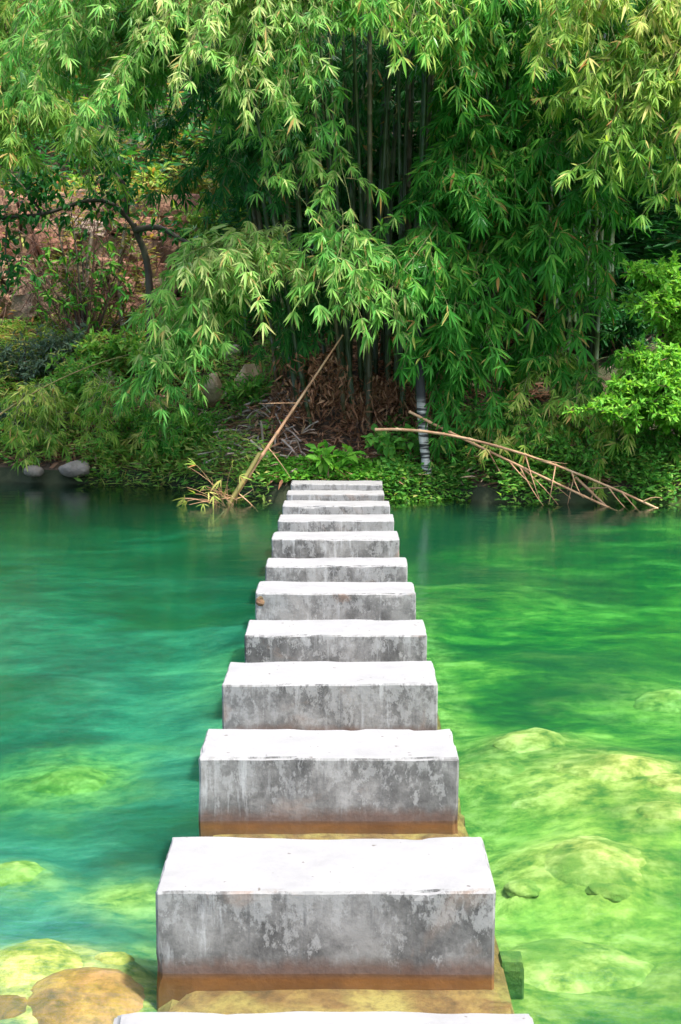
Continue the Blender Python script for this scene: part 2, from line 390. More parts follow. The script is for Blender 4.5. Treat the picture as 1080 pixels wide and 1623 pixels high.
xs = np.concatenate([np.linspace(-70, -9, 30)[:-1], np.linspace(-9, 9, 190), np.linspace(9, 70, 30)[1:]])
bed = sheet('riverbed', xs, np.concatenate([np.linspace(-70, -24, 16)[:-1], np.linspace(-24, .12, 240)]), M['bed'])
tag(bed, 'pale green algae covered riverbed under the clear pool', kind='structure')
bank = sheet('bank_ground', xs, np.concatenate([np.linspace(.12, 9, 110), np.linspace(9, 70, 50)[1:]]), M['soil'])
tag(bank, 'brown earth bank rising behind the pool', kind='structure')
# water: a closed body whose top is the surface
v = [(x, y, z) for z in (-4, 0) for y in (-40, 24) for x in (-69, 69)]
wat = link('water', mesh_data('water', v, [(0, 2, 3, 1), (4, 5, 7, 6), (0, 1, 5, 4), (1, 3, 7, 5), (3, 2, 6, 7), (2, 0, 4, 6)], M['water']))
tag(wat, 'clear emerald green pool water', kind='structure')

def hit(px, py):
    Y = np.arange(14.5, 45, .05); d = ray(px, py); P = np.array(CAM) + d * (Y / d[1])[:, None]
    k = np.argmax(P[:, 2] < height(P[:, 0], P[:, 1])); return P[k]
# ------------------------------------------------------------------ rocks
def rock_mesh(name, m, seed, amp=.22, sub=3, facet=0.0):
    import bmesh
    bm = bmesh.new(); bmesh.ops.create_icosphere(bm, subdivisions=sub, radius=1)
    P = np.array([q.co[:] for q in bm.verts]); o = np.array([seed * 3.7, seed * 1.3, seed * 2.1])
    if facet:
        r = np.random.default_rng(seed); 
        for k in range(11):
            d = r.normal(size=3); d /= np.linalg.norm(d); c = r.uniform(.45, .8)
            e = P @ d - c; P = P - np.outer(np.clip(e, 0, None) * facet, d)
    P = P * (1 + amp * fbm(P * 1.1 + o, 3)[:, None] + .07 * fbm(P * 3.5 + o, 3)[:, None])
    F = np.array([[q.index for q in fc.verts] for fc in bm.faces]); bm.free()
    return mesh_data(name, P, F, m, smooth=not facet)
def rock(name, label, cat, loc, size, m, seed, rz=0, rx=0, group=None, facet=0, amp=.22, sub=3):
    o = link(name, rock_mesh(name, m, seed, amp=amp, facet=facet, sub=sub)); o.location = loc; o.scale = size; o.rotation_euler = (rx, 0, rz)
    return tag(o, label, cat, group)
SUBM = 'boulders lying under water in the pool'
for k, (px, py, rx, zt, m, lab) in enumerate(SUNK):
    c, r = sunk_spot(px, py, rx, zt)
    rock('submerged_boulder', lab, 'boulder', (c[0], c[1], zt - r * .46), (r * 1.2, r * (.85 + .25 * ((k * 7) % 5) / 4), r * .46), M[m], k + 1, rz=k * .7, group=SUBM, amp=.10, sub=4)

# ------------------------------------------------------------------ submerged sill and stepping blocks
import bmesh
def rough_box(name, sx, sy, z0, z1, m, seed, chip=.009, nx=44, ny=18, nz=20, taper=0.0, rad=.007):
    bm = bmesh.new(); bmesh.ops.create_cube(bm, size=2); bm.free()
    V = {}; P = []; Fc = []
    def vid(a):
        if a not in V: V[a] = len(P); P.append(a)
        return V[a]
    for ax, (nu, nv) in ((0, (ny, nz)), (1, (nx, nz)), (2, (nx, ny))):
        n3 = (nx, ny, nz); u, w = [k for k in range(3) if k != ax]
        for s in (0, n3[ax]):
            for i in range(nu):
                for j in range(nv):
                    q = []
                    for di, dj in ((0, 0), (1, 0), (1, 1), (0, 1)):
                        a = [0, 0, 0]; a[ax] = s; a[u] = i + di; a[w] = j + dj; q.append(vid(tuple(a)))
                    flip = (s == 0) ^ (ax == 1); Fc.append(q[::-1] if flip else q)
    A = np.array(P, float) / np.array([nx, ny, nz]) * 2 - 1
    A = np.sign(A) * (1 - (1 - np.abs(A)) ** 1.35)                       # tighter near the edges
    half = np.array([sx / 2, sy / 2, (z1 - z0) / 2]); C = A * half
    o = np.array([seed * 5.1, seed * 2.3, seed * 1.7])
    # rounded, chipped arrises
    d = half - np.abs(C); srt = np.sort(d, axis=1); e = srt[:, 1]        # distance to the nearest arris
    n1 = fbm(C * 9 + o, 4); n2 = fbm(C * 3 + o * 1.7, 3)
    r = rad * (1 + .6 * n1) + chip * np.clip(n2 * 1.6 + n1 * .9 - .55, 0, 2.2)
    pull = np.clip(r - e, 0, None)
    inward = -np.sign(C) * (d < (e + 1e-6)[:, None]) 
    C = C + inward * pull[:, None] * .7
    C = C + .0035 * np.stack([fbm(C * 6 + o + k, 3) for k in (3, 7, 11)], -1)
    C[:, 2] += .006 * vnoise(np.stack([C[:, 0] * 2.5, C[:, 1] * 2.5, C[:, 0] * 0 + seed], -1))
    if taper: C[:, 0] *= 1 + taper * (C[:, 1] / half[1])
    C[:, 2] += (z0 + z1) / 2
    return mesh_data(name, C, Fc, m, smooth=False)
sill = link('submerged_sill', rough_box('submerged_sill', 1.05, 15.4, -1.3, -.048, M['sill'], 31, chip=.05, nx=24, ny=160, nz=12, rad=.05))
sill.location = (.03, 8.35, 0)
tag(sill, 'rust orange submerged footing running under the row of blocks', 'footing')
slab = link('submerged_slab', rough_box('submerged_slab', .075, .09, -.55, -.085, M['slab'], 33, nx=8, ny=8, nz=10))
p = atz(822, 1526, -.085); slab.location = (p[0] - .02, p[1] + .03, 0)
tag(slab, 'small square green slab under water against the second block', 'slab')

HT = 1.61
def ytop(y):
    zc = F_PX * HT / CP / (y - YH); return (zc - HT * SP) / CP
BL = [(1603, 1700, 508, 1.0), (1327, 1412, 516.5, 1.0), (1155, 1200, 521, 1.005), (1047, 1083, 523.5, 1.008), (982, 1006, 532.5, .992), (922, 940, 532.5, 1.015),
      (884, 896.5, 533.5, 1.005), (842, 854.5, 532, 1.02), (814, 825, 533, 1.02), (793.5, 801.5, 533.5, 1.022), (777, 783, 532, .994), (762, 767, 534, 1.0)]
ORD = ['block cut off by the bottom edge of the picture', 'block beside the rust brown boulder, widest one fully in view',
       'third block of the row, with a rusty line at the water', 'fourth block of the row, dark streaked front', 'fifth block of the row, low mottled front face',
       'sixth block of the row, white lime runs and a small orange patch', 'seventh block of the row, just behind the lime streaked one',
       'eighth block of the row, dark blotch in the middle of its front', 'fifth block counted from the far bank', 'fourth block counted from the far bank',
       'third block counted from the far bank', 'second last block counted towards the far bank']
for k, (yb, yf, cx, w) in enumerate(BL):
    Yf, Yb = ytop(yf), ytop(yb)
    if k == 0: Yf = Yb - .42
    dep = min(max(Yb - Yf, .36), .46)
    X = CAM[0] + (cx - 540) / F_PX * (Yf * CP + HT * SP)
    o = link('stepping_block', rough_box('stepping_block', w, dep, -.28, .255, M['concrete'], k + 2, taper=.004))
    o.location = (X, Yf + dep / 2, 0); o.rotation_euler = (0, 0, random.uniform(-.008, .008))
    lab = 'grey concrete stepping ' + (ORD[k] if k < 11 else 'block against the grassy bank, last of the row')
    tag(o, lab if k != 11 else lab, 'stepping stone', 'concrete stepping blocks across the pool')
bpy.data.objects['stepping_block.010']['label'] = 'grey concrete stepping block next to last before the grassy bank'
bpy.data.objects['stepping_block.009']['label'] = 'grey concrete stepping block, third counted from the grassy bank'
bpy.data.objects['stepping_block.008']['label'] = 'grey concrete stepping block, fourth counted from the grassy bank'
ob = bpy.data.objects['stepping_block.005']
pt = link('patch', rock_mesh('patch', M['wall_stone'], 5), ob); pt.scale = (.026, .006, .032); pt.location = (-.475, -.206, .205)

# ------------------------------------------------------------------ leaves and stems
def unit(a):
    a = np.asarray(a, float); return a / (np.linalg.norm(a, axis=-1, keepdims=True) + 1e-9)
class Leaves:
    """lanceolate leaves: 8 vertices, 6 faces each, folded along the midrib"""
    def __init__(s): s.p = []; s.d = []; s.n = []; s.l = []; s.w = []; s.t = []; s.c = []
    def add(s, p, d, nrm, L, W, tone, curl=.15):
        k = len(d); s.p.append(np.broadcast_to(p, (k, 3))); s.d.append(d); s.n.append(nrm)
        s.l.append(np.broadcast_to(L, (k,))); s.w.append(np.broadcast_to(W, (k,))); s.t.append(np.broadcast_to(tone, (k,))); s.c.append(np.broadcast_to(curl, (k,)))
    def cat(s):
        if s.p: return [np.concatenate(a).astype(float) for a in (s.p, s.d, s.n, s.l, s.w, s.t, s.c)]
        return None
    def arrays(s, keep=None, shape=(.28, .62, 1.0, .8), base=(0, 0, 0), lite=False):
        p, d, n, l, w, t, c = s.cat()
        if keep is not None: p, d, n, l, w, t, c = [a[keep] for a in (p, d, n, l, w, t, c)]
        d = unit(d); n = unit(n - d * np.sum(n * d, -1, keepdims=True)); sd = np.cross(d, n)
        s1, s2, h1, h2 = shape; L, W = l[:, None], w[:, None] / 2
        dn = np.array([0, 0, -1.0])
        b = p; tip = p + d * L + dn * (c * l)[:, None]
        m1 = p + d * L * s1 + dn * (c * l * s1 ** 2)[:, None]; m2 = p + d * L * s2 + dn * (c * l * s2 ** 2)[:, None]
        f1 = n * W * .45
        if lite:
            mm = p + d * L * .42 + dn * (c * l * .18)[:, None]
            V = np.stack([b, mm - sd * W + f1, mm, mm + sd * W + f1, tip], 1).reshape(-1, 3) - np.asarray(base)
            q = np.array([[0, 2, 1], [0, 3, 2], [1, 2, 4], [2, 3, 4]])
            return V, ((np.arange(len(p)) * 5)[:, None, None] + q[None]).reshape(-1, 3), np.repeat(t, 5)
        V = np.stack([b, m1 - sd * W * h1 + f1, m1, m1 + sd * W * h1 + f1, m2 - sd * W * h2 + f1, m2, m2 + sd * W * h2 + f1, tip], 1)
        V = V.reshape(-1, 3) - np.asarray(base)
        q = np.array([[0, 2, 1], [0, 3, 2], [1, 2, 5], [1, 5, 4], [2, 3, 6], [2, 6, 5], [4, 5, 7], [5, 6, 7]])
        Fc = (np.arange(len(p)) * 8)[:, None, None] + q[None]
        return V, Fc.reshape(-1, 3), np.repeat(t, 8)
    def mesh(s, name, m, base=(0, 0, 0), keep=None, **kw):
        V, Fc, T = s.arrays(keep, base=base, **kw); return mesh_data(name, V, Fc, m, tone=T)
    def __len__(s): return sum(len(a) for a in s.d)
class Tubes:
    def __init__(s): s.v = []; s.f = []; s.n = 0
    def add(s, pts, rad, k=5):
        pts = np.asarray(pts, float); rad = np.broadcast_to(rad, (len(pts),)); tg = unit(np.gradient(pts, axis=0))
        ref = np.array([0.31, .95, .05]); a = unit(np.cross(tg, ref)); b = np.cross(tg, a)
        th = np.arange(k) / k * 2 * math.pi
        ring = pts[:, None] + (a[:, None] * np.cos(th)[None, :, None] + b[:, None] * np.sin(th)[None, :, None]) * rad[:, None, None]
        m = len(pts); i = np.arange((m - 1) * k); r, c = i // k, i % k; c2 = (c + 1) % k
        s.v.append(ring.reshape(-1, 3)); s.f.append(np.stack([r * k + c, r * k + c2, (r + 1) * k + c2, (r + 1) * k + c], -1) + s.n); s.n += m * k
    def mesh(s, name, m, base=(0, 0, 0), smooth=True):
        return mesh_data(name, np.concatenate(s.v) - np.asarray(base), np.concatenate(s.f), m, smooth=smooth)
def bez(a, c, b, n):
    t = np.linspace(0, 1, n)[:, None]; return a * (1 - t) ** 2 + 2 * c * t * (1 - t) + b * t ** 2
UP = np.array([0, 0, 1.0])
def rnd(lo, hi): return random.uniform(lo, hi)
def rvec(s=1.0): return np.array([random.gauss(0, s), random.gauss(0, s), random.gauss(0, s)])

def fan(LV, p, tang, L, W, tone0, n):
    m = unit(tang * .55 + np.array([0, -.18, -.62]) + rvec(.36))
    nr = np.array([0, -.55, .75]) + rvec(.55); nr = unit(nr - m * np.dot(nr, m)); sd = np.cross(m, nr)
    ph = np.linspace(-1, 1, n) * rnd(.6, 1.05) + RNG.normal(0, .09, n)
    d = m * np.cos(ph)[:, None] + sd * np.sin(ph)[:, None] + RNG.normal(0, .09, (n, 3))
    nn = nr + RNG.normal(0, .28, (n, 3))
    LL = L * RNG.uniform(.68, 1.12, n) * (1 - .28 * np.abs(ph))
    tn = np.clip(tone0 + RNG.normal(0, .13, n), 0, .93)
    tn = np.where(RNG.random(n) < .05, RNG.uniform(.93, 1.0, n), tn)
    LV.add(p, d, nn, LL, LL * RNG.uniform(.11, .165, n) * W, tn, RNG.uniform(.03, .25, n))

def bough(clump, base, root, tip, leafm, tone=.5, L=.24, dens=1.0, lift=.18, W=1.0, twl=.5, stemm='stem_green', nleaf=(3, 7), leaf_out=None):
    root, tip = np.asarray(root), np.asarray(tip); ln = np.linalg.norm(tip - root)
    ctrl = root + (tip - root) * .5 + UP * ln * lift * rnd(.7, 1.4) + rvec(.05 * ln)
    R = bez(root, ctrl, tip, max(8, int(ln * 6))); T = Tubes(); T.add(R, np.linspace(.010, .003, len(R)), 5)
    LV = Leaves(); tg = unit(np.gradient(R, axis=0)); nt = max(4, int(ln * 20 * dens))
    for k in range(nt):
        s = rnd(.12, 1.0) if k else 1.0; i = min(len(R) - 1, int(s * (len(R) - 1))); p0 = R[i]; t0 = tg[i]
        side = unit(np.cross(t0, UP) + 1e-4) * (1 if k % 2 else -1)
        dr = unit(t0 * rnd(.3, .9) + side * rnd(.3, .9) + rvec(.3) + UP * rnd(-.35, .25))
        tl = twl * rnd(.55, 1.25) * (1.1 - .35 * s); p2 = p0 + dr * tl - UP * tl * rnd(.2, .55); p1 = p0 + dr * tl * .55
        B = bez(p0, p1, p2, 6); T.add(B, np.linspace(.0035, .0016, 6), 3)
        bt = unit(np.gradient(B, axis=0)); nf = max(2, int(tl / .062)); tb = tone + rnd(-.12, .12)
        for j in range(nf):
            u = 1.0 if j == 0 else rnd(.2, 1.0); q = u * 5; a = min(4, int(q)); pp = B[a] + (B[a + 1] - B[a]) * (q - a)
            fan(LV, pp, bt[a], L * rnd(.55, 1.12), W, tb, random.randint(*nleaf))
    br = link('bough', T.mesh('bough', M[stemm], base), clump)
    if leaf_out is not None: leaf_out.append((br, LV, leafm)); return
    fo = link('foliage', LV.mesh('foliage', M[leafm], base), br); fo['kind'] = 'stuff'
SINGLE = {}
def single_leaf_mesh(leafm, k):
    if (leafm, k) not in SINGLE:
        LV = Leaves(); LV.add(np.zeros(3), np.array([[0, 1.0, 0]]), np.array([[0, 0, 1.0]]), 1.0, 1.0, [.12, .35, .5, .62, .78, .95][k], 0)
        SINGLE[(leafm, k)] = LV.mesh('leaf', M[leafm])
    return SINGLE[(leafm, k)]
def finish_picked(base, lst, most):
    """the leaves nearest to the viewer become objects of their own, the rest of each bough one mass"""
    allp = [(b, i, *(x for x in LV.cat())) for b, (br, LV, lm) in enumerate(lst) for i in (0,)]
    sc = []
    for b, (br, LV, lm) in enumerate(lst):
        p, d, n, l, w, t, c = LV.cat(); e = p - np.array(CAM); zc = e[:, 1] * CP - e[:, 2] * SP; yc = e[:, 1] * SP + e[:, 2] * CP
        px = 540 + F_PX * e[:, 0] / zc; py = 811.5 - F_PX * yc / zc
        s = l / zc * np.abs(np.sum(unit(n) * unit(-e), -1)) * (.5 + .5 * np.abs(np.cross(unit(d), unit(e)).sum(-1))) 
        s = np.where((px > 5) & (px < 1075) & (py > 5) & (py < 780), s, 0) / (e[:, 1] - 12.0).clip(1)
        sc += [(s[i], b, i) for i in range(len(s))]
    sc.sort(reverse=True); pick = {}
    for s, b, i in sc[:most]: pick.setdefault(b, []).append(i)
    for b, (br, LV, lm) in enumerate(lst):
        p, d, n, l, w, t, c = LV.cat(); keep = np.ones(len(p), bool)
        for i in pick.get(b, []):
            keep[i] = False
            dd = unit(d[i] + np.array([0, 0, -c[i] * .6])); nn = unit(n[i] - dd * np.dot(n[i], dd)); sd = np.cross(dd, nn)
            k = min(5, int(t[i] * 6)); o = link('leaf', single_leaf_mesh(lm, k), br)
            Mx = np.eye(4); Mx[:3, 0] = -sd * w[i]; Mx[:3, 1] = dd * l[i]; Mx[:3, 2] = nn * w[i]; Mx[:3, 3] = p[i] - np.asarray(base)
            o.matrix_local = Matrix(Mx.tolist())
        fo = link('foliage', LV.mesh('foliage', M[lm], base, keep, lite=lm == 'leaf_deep_shade' or p[:, 2].mean() > 5.6 or p[:, 1].mean() > 17.6), br); fo['kind'] = 'stuff'

def culm(clump, base, foot, top, r, m='culm', bend=.05, node=.34, ring=True):
    foot, top = np.asarray(foot, float), np.asarray(top, float); ln = np.linalg.norm(top - foot)
    ctrl = (foot + top) / 2 + np.array([rnd(-1, 1), rnd(-1, 1), 0]) * bend * ln
    n = max(3, int(ln / node)); pts = []; rad = []
    C = bez(foot, ctrl, top, n + 1); t = unit(np.gradient(C, axis=0))
    for k in range(n + 1):
        rr = r * (1 - .6 * k / n)
        for o_, q in ((-.012, 1.0), (0, 1.18), (.012, .98)): pts.append(C[k] + t[k] * o_); rad.append(rr * q)
    T = Tubes(); T.add(pts, rad, 8)
    return link('culm', T.mesh('culm', M[m], base), clump)

# ------------------------------------------------------------------ bamboo clumps
def ground_at(x, y): return np.array([x, y, float(height(x, y))])
def clump(name, label, base, cat='bamboo'):
    e = empty(name, base); tag(e, label, cat); return e
def B(cl, base, out, r, t, Yr, Yt, lm, **kw):
    bough(cl, base, at(*r, Yr), at(t[0], t[1] - 42, Yt), lm, leaf_out=out, **kw)

# the big clump behind the last block
b1 = ground_at(.55, 17.6); c1 = clump('bamboo_clump', 'dense bamboo clump with dark upright culms behind the last stepping block', b1); L1 = []
for k in range(46):
    a = rnd(0, 6.28); rr = rnd(.1, 1.15) ; f = ground_at(.5 + rr * 1.15 * math.cos(a), 17.9 + rr * .8 * math.sin(a)); f[2] -= .08
    top = f + np.array([(f[0] - .5) * rnd(.5, 1.3) + rnd(-.5, .5), rnd(-.9, .5), rnd(6.5, 8.5)])
    culm(c1, b1, f, top, rnd(.026, .046), 'culm' if random.random() < .8 else 'culm_old', .035)
# top, pale boughs arching to the left over the pool
for r, t, Yr, Yt, tn in [((520, -120), (40, 190), 16.4, 15.0, .72), ((500, -160), (120, 235), 16.3, 14.8, .66), ((480, -80), (200, 150), 16.3, 14.7, .82),
                         ((520, -60), (290, 130), 16.2, 14.7, .85), ((530, -90), (370, 170), 16.2, 14.9, .82), ((540, -60), (450, 190), 16.3, 15.2, .7),
                         ((420, -200), (70, 60), 16.4, 14.9, .7), ((360, -160), (10, 120), 16.4, 15.2, .55), ((450, -150), (330, 60), 16.0, 14.8, .86), ((470, -150), (420, 70), 16, 15.0, .82),
                         ((380, -140), (240, 60), 16, 14.8, .8), ((280, -140), (150, 60), 16, 15.0, .7), ((300, -100), (90, 130), 16.2, 15.0, .68), ((560, -80), (470, 60), 16.2, 15.4, .66)]:
    B(c1, b1, L1, r, t, Yr, Yt, 'leaf_pale_lit', tone=tn, L=.19, lift=.3, dens=1.3)
for k in range(15):
    x = rnd(10, 470); y = rnd(20, 215); B(c1, b1, L1, (x + (540 - x) * .4, y - rnd(130, 190)), (x, y), 16.9, rnd(15.5, 16.6), 'leaf_pale_lit', tone=rnd(.35, .62), L=.19, lift=.25, dens=.95)
# boughs under them, shade put into the darker leaf colour
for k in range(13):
    x = rnd(190, 450); B(c1, b1, L1, (rnd(440, 540), rnd(-20, 200)), (x, rnd(180, 350)), 18.0, rnd(16.8, 18), 'leaf_deep_shade', tone=rnd(.35, .6), L=.23, lift=.2, dens=.85)
# middle bough hanging on the left of the clump
for r, t, tn in [((430, 390), (240, 600), .62), ((430, 380), (262, 545), .75), ((440, 380), (315, 500), .82), ((450, 385), (385, 485), .78), ((430, 370), (290, 450), .8), ((420, 380), (238, 520), .62), ((400, 420), (240, 650), .5), ((420, 430), (290, 610), .6), ((440, 370), (350, 440), .85)]:
    B(c1, b1, L1, r, t, 16.9, 15.7, 'leaf_pale_lit', tone=tn, L=.22, lift=.16, dens=1.0)
# fans in the centre, lit look put into paler leaf colour
for r, t, tn in [((560, 360), (500, 510), .66), ((600, 370), (555, 505), .72), ((640, 380), (620, 520), .62), ((680, 390), (690, 490), .5), ((700, 340), (640, 470), .5), ((540, 330), (540, 450), .6)]:
    B(c1, b1, L1, r, t, 16.8, 15.6, 'leaf_pale_lit' if tn > .55 else 'leaf_mid', tone=tn, L=.25, lift=.15, dens=.62)
for r, t, tn in [((510, 150), (420, 330), .7), ((520, 200), (470, 350), .75), ((540, 240), (550, 340), .72), ((500, 120), (410, 210), .6), ((520, 60), (500, 220), .45)]:
    B(c1, b1, L1, r, t, 16.9, 15.9, 'leaf_pale_lit', tone=tn, L=.23, lift=.15, dens=.28)
# top centre
for r, t, tn in [((640, -120), (590, 60), .62), ((680, -130), (650, 90), .7), ((720, -120), (720, 80), .66), ((600, -120), (560, 30), .6), ((760, -120), (780, 40), .55)]:
    B(c1, b1, L1, r, t, 16.6, 15.6, 'leaf_mid', tone=tn + .1, L=.23, lift=.12)
# boughs among the culms, dimness put into the dark leaf colour
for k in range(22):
    x = rnd(470, 720); y = rnd(60, 560); B(c1, b1, L1, (x + rnd(-40, 40), y - rnd(60, 160)), (x, y), 18.6, rnd(17.6, 19.2), 'leaf_deep_shade', tone=rnd(.2, .5), L=.24, dens=.55)
# leaves low on the clump, left foot
for k in range(7):
    x = rnd(400, 500); y = rnd(470, 620); B(c1, b1, L1, (x + 50, y - 110), (x, y), 17.6, rnd(16.9, 17.4), 'leaf_deep_shade', tone=rnd(.35, .6), L=.24, dens=.7)
# unseen canopy above the frame, shaped to shade the culms, open over left bank
for k in range(30):
    x = rnd(260, 900); y = rnd(-420, -40); B(c1, b1, L1, (x + (500 - x) * .35, y - rnd(60, 160)), (x, y), 17.6, rnd(15.2, 19.5), 'leaf_mid', tone=rnd(.4, .7), L=.30, dens=.6)
finish_picked(b1, L1, 290)
# withered sheaths hanging round the foot
LV = Leaves()
for k in range(6500):
    x, y = rnd(430, 740), rnd(555, 735); p = at(x, y, rnd(16.7, 18.2))
    if fbm(p * np.array([2.2, 2.2, 1.6]) + 4.4, 3) < .02: continue
    g = float(height(p[0], p[1]))
    if p[2] < g - .1: p[2] = g + rnd(.02, .2)
    LV.add(p, unit(np.array([[rnd(-.7, .7), -.25, -.7]]) + RNG.normal(0, .5, (1, 3))), RNG.normal(0, .7, (1, 3)) + [0, -.7, .3], rnd(.05, .17), rnd(.010, .03), rnd(.0, .8), .1)
o = link('dead_leaves', LV.mesh('dead_leaves', M['leaf_dead'], b1), c1); o['kind'] = 'stuff'; o['label'] = 'withered brown sheaths hanging round the foot of the bamboo'

# the clump with free dark culms on the right
b2 = ground_at(2.9, 18.2); c2 = clump('bamboo_clump', 'bamboo clump with bare dark lower culms above the fallen poles', b2); L2 = []
for k in range(24):
    x = rnd(745, 965) if k > 9 else 865 + 11 * k; p = at(x, 640, rnd(17.6, 19)); f = ground_at(p[0], p[1]); f[2] -= .05
    culm(c2, b2, f, f + np.array([rnd(-.5, .5), rnd(-.7, .4), rnd(6, 8)]), rnd(.03, .05), 'culm', .03)
for k in range(44):
    x = rnd(690, 960); y = rnd(40, 440); d = (y - 40) / 400
    B(c2, b2, L2, (x + rnd(-30, 60), y - rnd(110, 190)), (x + rnd(-30, 20), y), 17.3, rnd(15.9, 17.1), 'leaf_mid', tone=rnd(.4, .72) - .12 * d, L=.25, dens=.82, lift=.12)
for t, tn in [((740, 620), .45), ((700, 600), .4), ((770, 570), .5), ((720, 540), .45), ((880, 620), .5), ((840, 500), .5), ((790, 470), .5), ((870, 430), .5), ((930, 470), .55), ((900, 560), .45), ((690, 650), .35), ((830, 610), .4), ((750, 480), .5), ((660, 560), .4)]:
    B(c2, b2, L2, (t[0] + rnd(-20, 50), t[1] - rnd(110, 160)), t, 17.0, rnd(15.9, 16.6), 'leaf_mid', tone=tn, L=.27, dens=.8, lift=.12)
for k in range(11):
    x = rnd(680, 960); y = rnd(0, 480); B(c2, b2, L2, (x, y - 130), (x, y), 19.2, rnd(18.2, 19.6), 'leaf_deep_shade', tone=rnd(.2, .45), L=.25, dens=.7)
for k in range(18):  # unseen boughs above the frame, added to shade the clump
    x = rnd(750, 1200); y = rnd(-400, -40); B(c2, b2, L2, (x, y - 120), (x, y), 18, rnd(15.6, 19), 'leaf_mid', tone=rnd(.4, .7), L=.30, dens=.6)
finish_picked(b2, L2, 290)

# arching golden bamboo from beyond the right edge
b3 = ground_at(5.6, 17.2); c3 = clump('bamboo_clump', 'pale golden green bamboo arching in from the top corner above the lime shrubs', b3); L3 = []
for k in range(9):
    f = ground_at(5.6 + rnd(-.5, .5), 17.2 + rnd(-.4, .4)); culm(c3, b3, f, f + np.array([rnd(-2.0, -.6), rnd(-1.4, 0), rnd(5, 7)]), rnd(.025, .04), 'culm', .08)
for r, t, tn in [((1180, -120), (860, 120), .6), ((1200, -60), (900, 200), .55), ((1220, -20), (960, 250), .5), ((1230, 60), (1030, 300), .45), ((1150, -160), (930, 60), .7), ((1200, -120), (1020, 80), .75),
                 ((1240, -60), (1060, 150), .7), ((1250, 0), (1070, 230), .55), ((1180, 60), (930, 300), .4), ((1150, 20), (1000, 180), .6), ((1120, -120), (880, 30), .62), ((1220, 120), (1060, 340), .4)]:
    B(c3, b3, L3, r, t, 16.4, 15.2, 'leaf_gold', tone=tn, L=.23, lift=.25, dens=1.05)
finish_picked(b3, L3, 200)

# bamboo of the upper left, further back
b4 = ground_at(-6.2, 20.0); c4 = clump('bamboo_clump', 'yellow green bamboo at the picture edge above the stone wall', b4); L4 = []
for k in range(8):
    f = ground_at(-6.2 + rnd(-.5, .5), 20 + rnd(-.5, .5)); culm(c4, b4, f, f + np.array([rnd(-.2, 1.2), rnd(-1, .4), rnd(5, 7)]), rnd(.025, .04), 'culm_old', .06)
for r, t, tn in [((-120, -60), (40, 120), .5), ((-120, 60), (30, 240), .4), ((-100, 120), (60, 300), .4), ((-140, 160), (20, 330), .35), ((-60, -100), (90, 30), .5), ((0, -80), (30, 60), .45), ((-80, 0), (90, 210), .45), ((-100, 100), (130, 260), .4), ((-60, 60), (170, 300), .4)]:
    B(c4, b4, L4, r, t, 19.5, 18.4, 'leaf_gold', tone=tn, L=.24, lift=.22, dens=.9)
finish_picked(b4, L4, 120)

# young bamboo at the waterside, left
b5 = ground_at(-4.5, 18.5); c5 = clump('young_bamboo', 'young yellow green bamboo drooping to the water beside the grey boulder', b5); L5 = []
for r, t, tn in [((60, 640), (40, 745), .5), ((80, 600), (90, 700), .6), ((40, 620), (20, 720), .5), ((70, 610), (60, 660), .7), ((110, 620), (70, 735), .55), ((20, 640), (95, 740), .5)]:
    B(c5, b5, L5, r, t, 18.5, 17.9, 'leaf_gold', tone=tn, L=.2, lift=.12, dens=1.1, twl=.32)
for k in range(11):
    x = rnd(130, 340); y = rnd(655, 765); B(c5, b5, L5, (x + rnd(-30, 30), y - rnd(70, 100)), (x, y), 18.3, rnd(17.4, 17.9), 'leaf_gold' if k % 2 else 'leaf_mid', tone=rnd(.5, .8), L=.17, lift=.2, dens=.8, twl=.3)
T = Tubes(); T.add(bez(at(-15, 668, 18.0), at(90, 590, 18.1), at(205, 562, 18.3), 12), np.linspace(.014, .006, 12), 6)
link('culm', T.mesh('culm', M['pole_mossy'], b5), c5)
finish_picked(b5, L5, 80)

# low bamboo at the right water edge
b6 = ground_at(2.9, 16.3); c6 = clump('low_bamboo', 'low yellowish bamboo hanging over the fallen poles at the water edge', b6); L6 = []
for k in range(20):
    x = rnd(770, 1085); y = rnd(665, 790); B(c6, b6, L6, (x + rnd(-10, 60), y - rnd(60, 90)), (x, y), 16.5, rnd(15.85, 16.25), 'leaf_gold' if k % 3 else 'leaf_mid', tone=rnd(.55, .82), L=.20, lift=.2, dens=1.0, twl=.34)
for k in range(8):
    x = rnd(850, 1020); y = rnd(600, 690); B(c6, b6, L6, (x + rnd(-10, 60), y - rnd(60, 90)), (x, y), 17.0, rnd(16.3, 16.8), 'leaf_gold' if k % 2 else 'leaf_mid', tone=rnd(.3, .55), L=.22, lift=.2, dens=.9, twl=.36)
for t in [(700, 740), (745, 725), (810, 745), (770, 700)]:
    B(c6, b6, L6, (t[0] + 30, t[1] - 70), t, 16.6, 16.1, 'leaf_mid', tone=.4, L=.18, dens=.9, twl=.3)
finish_picked(b6, L6, 150)

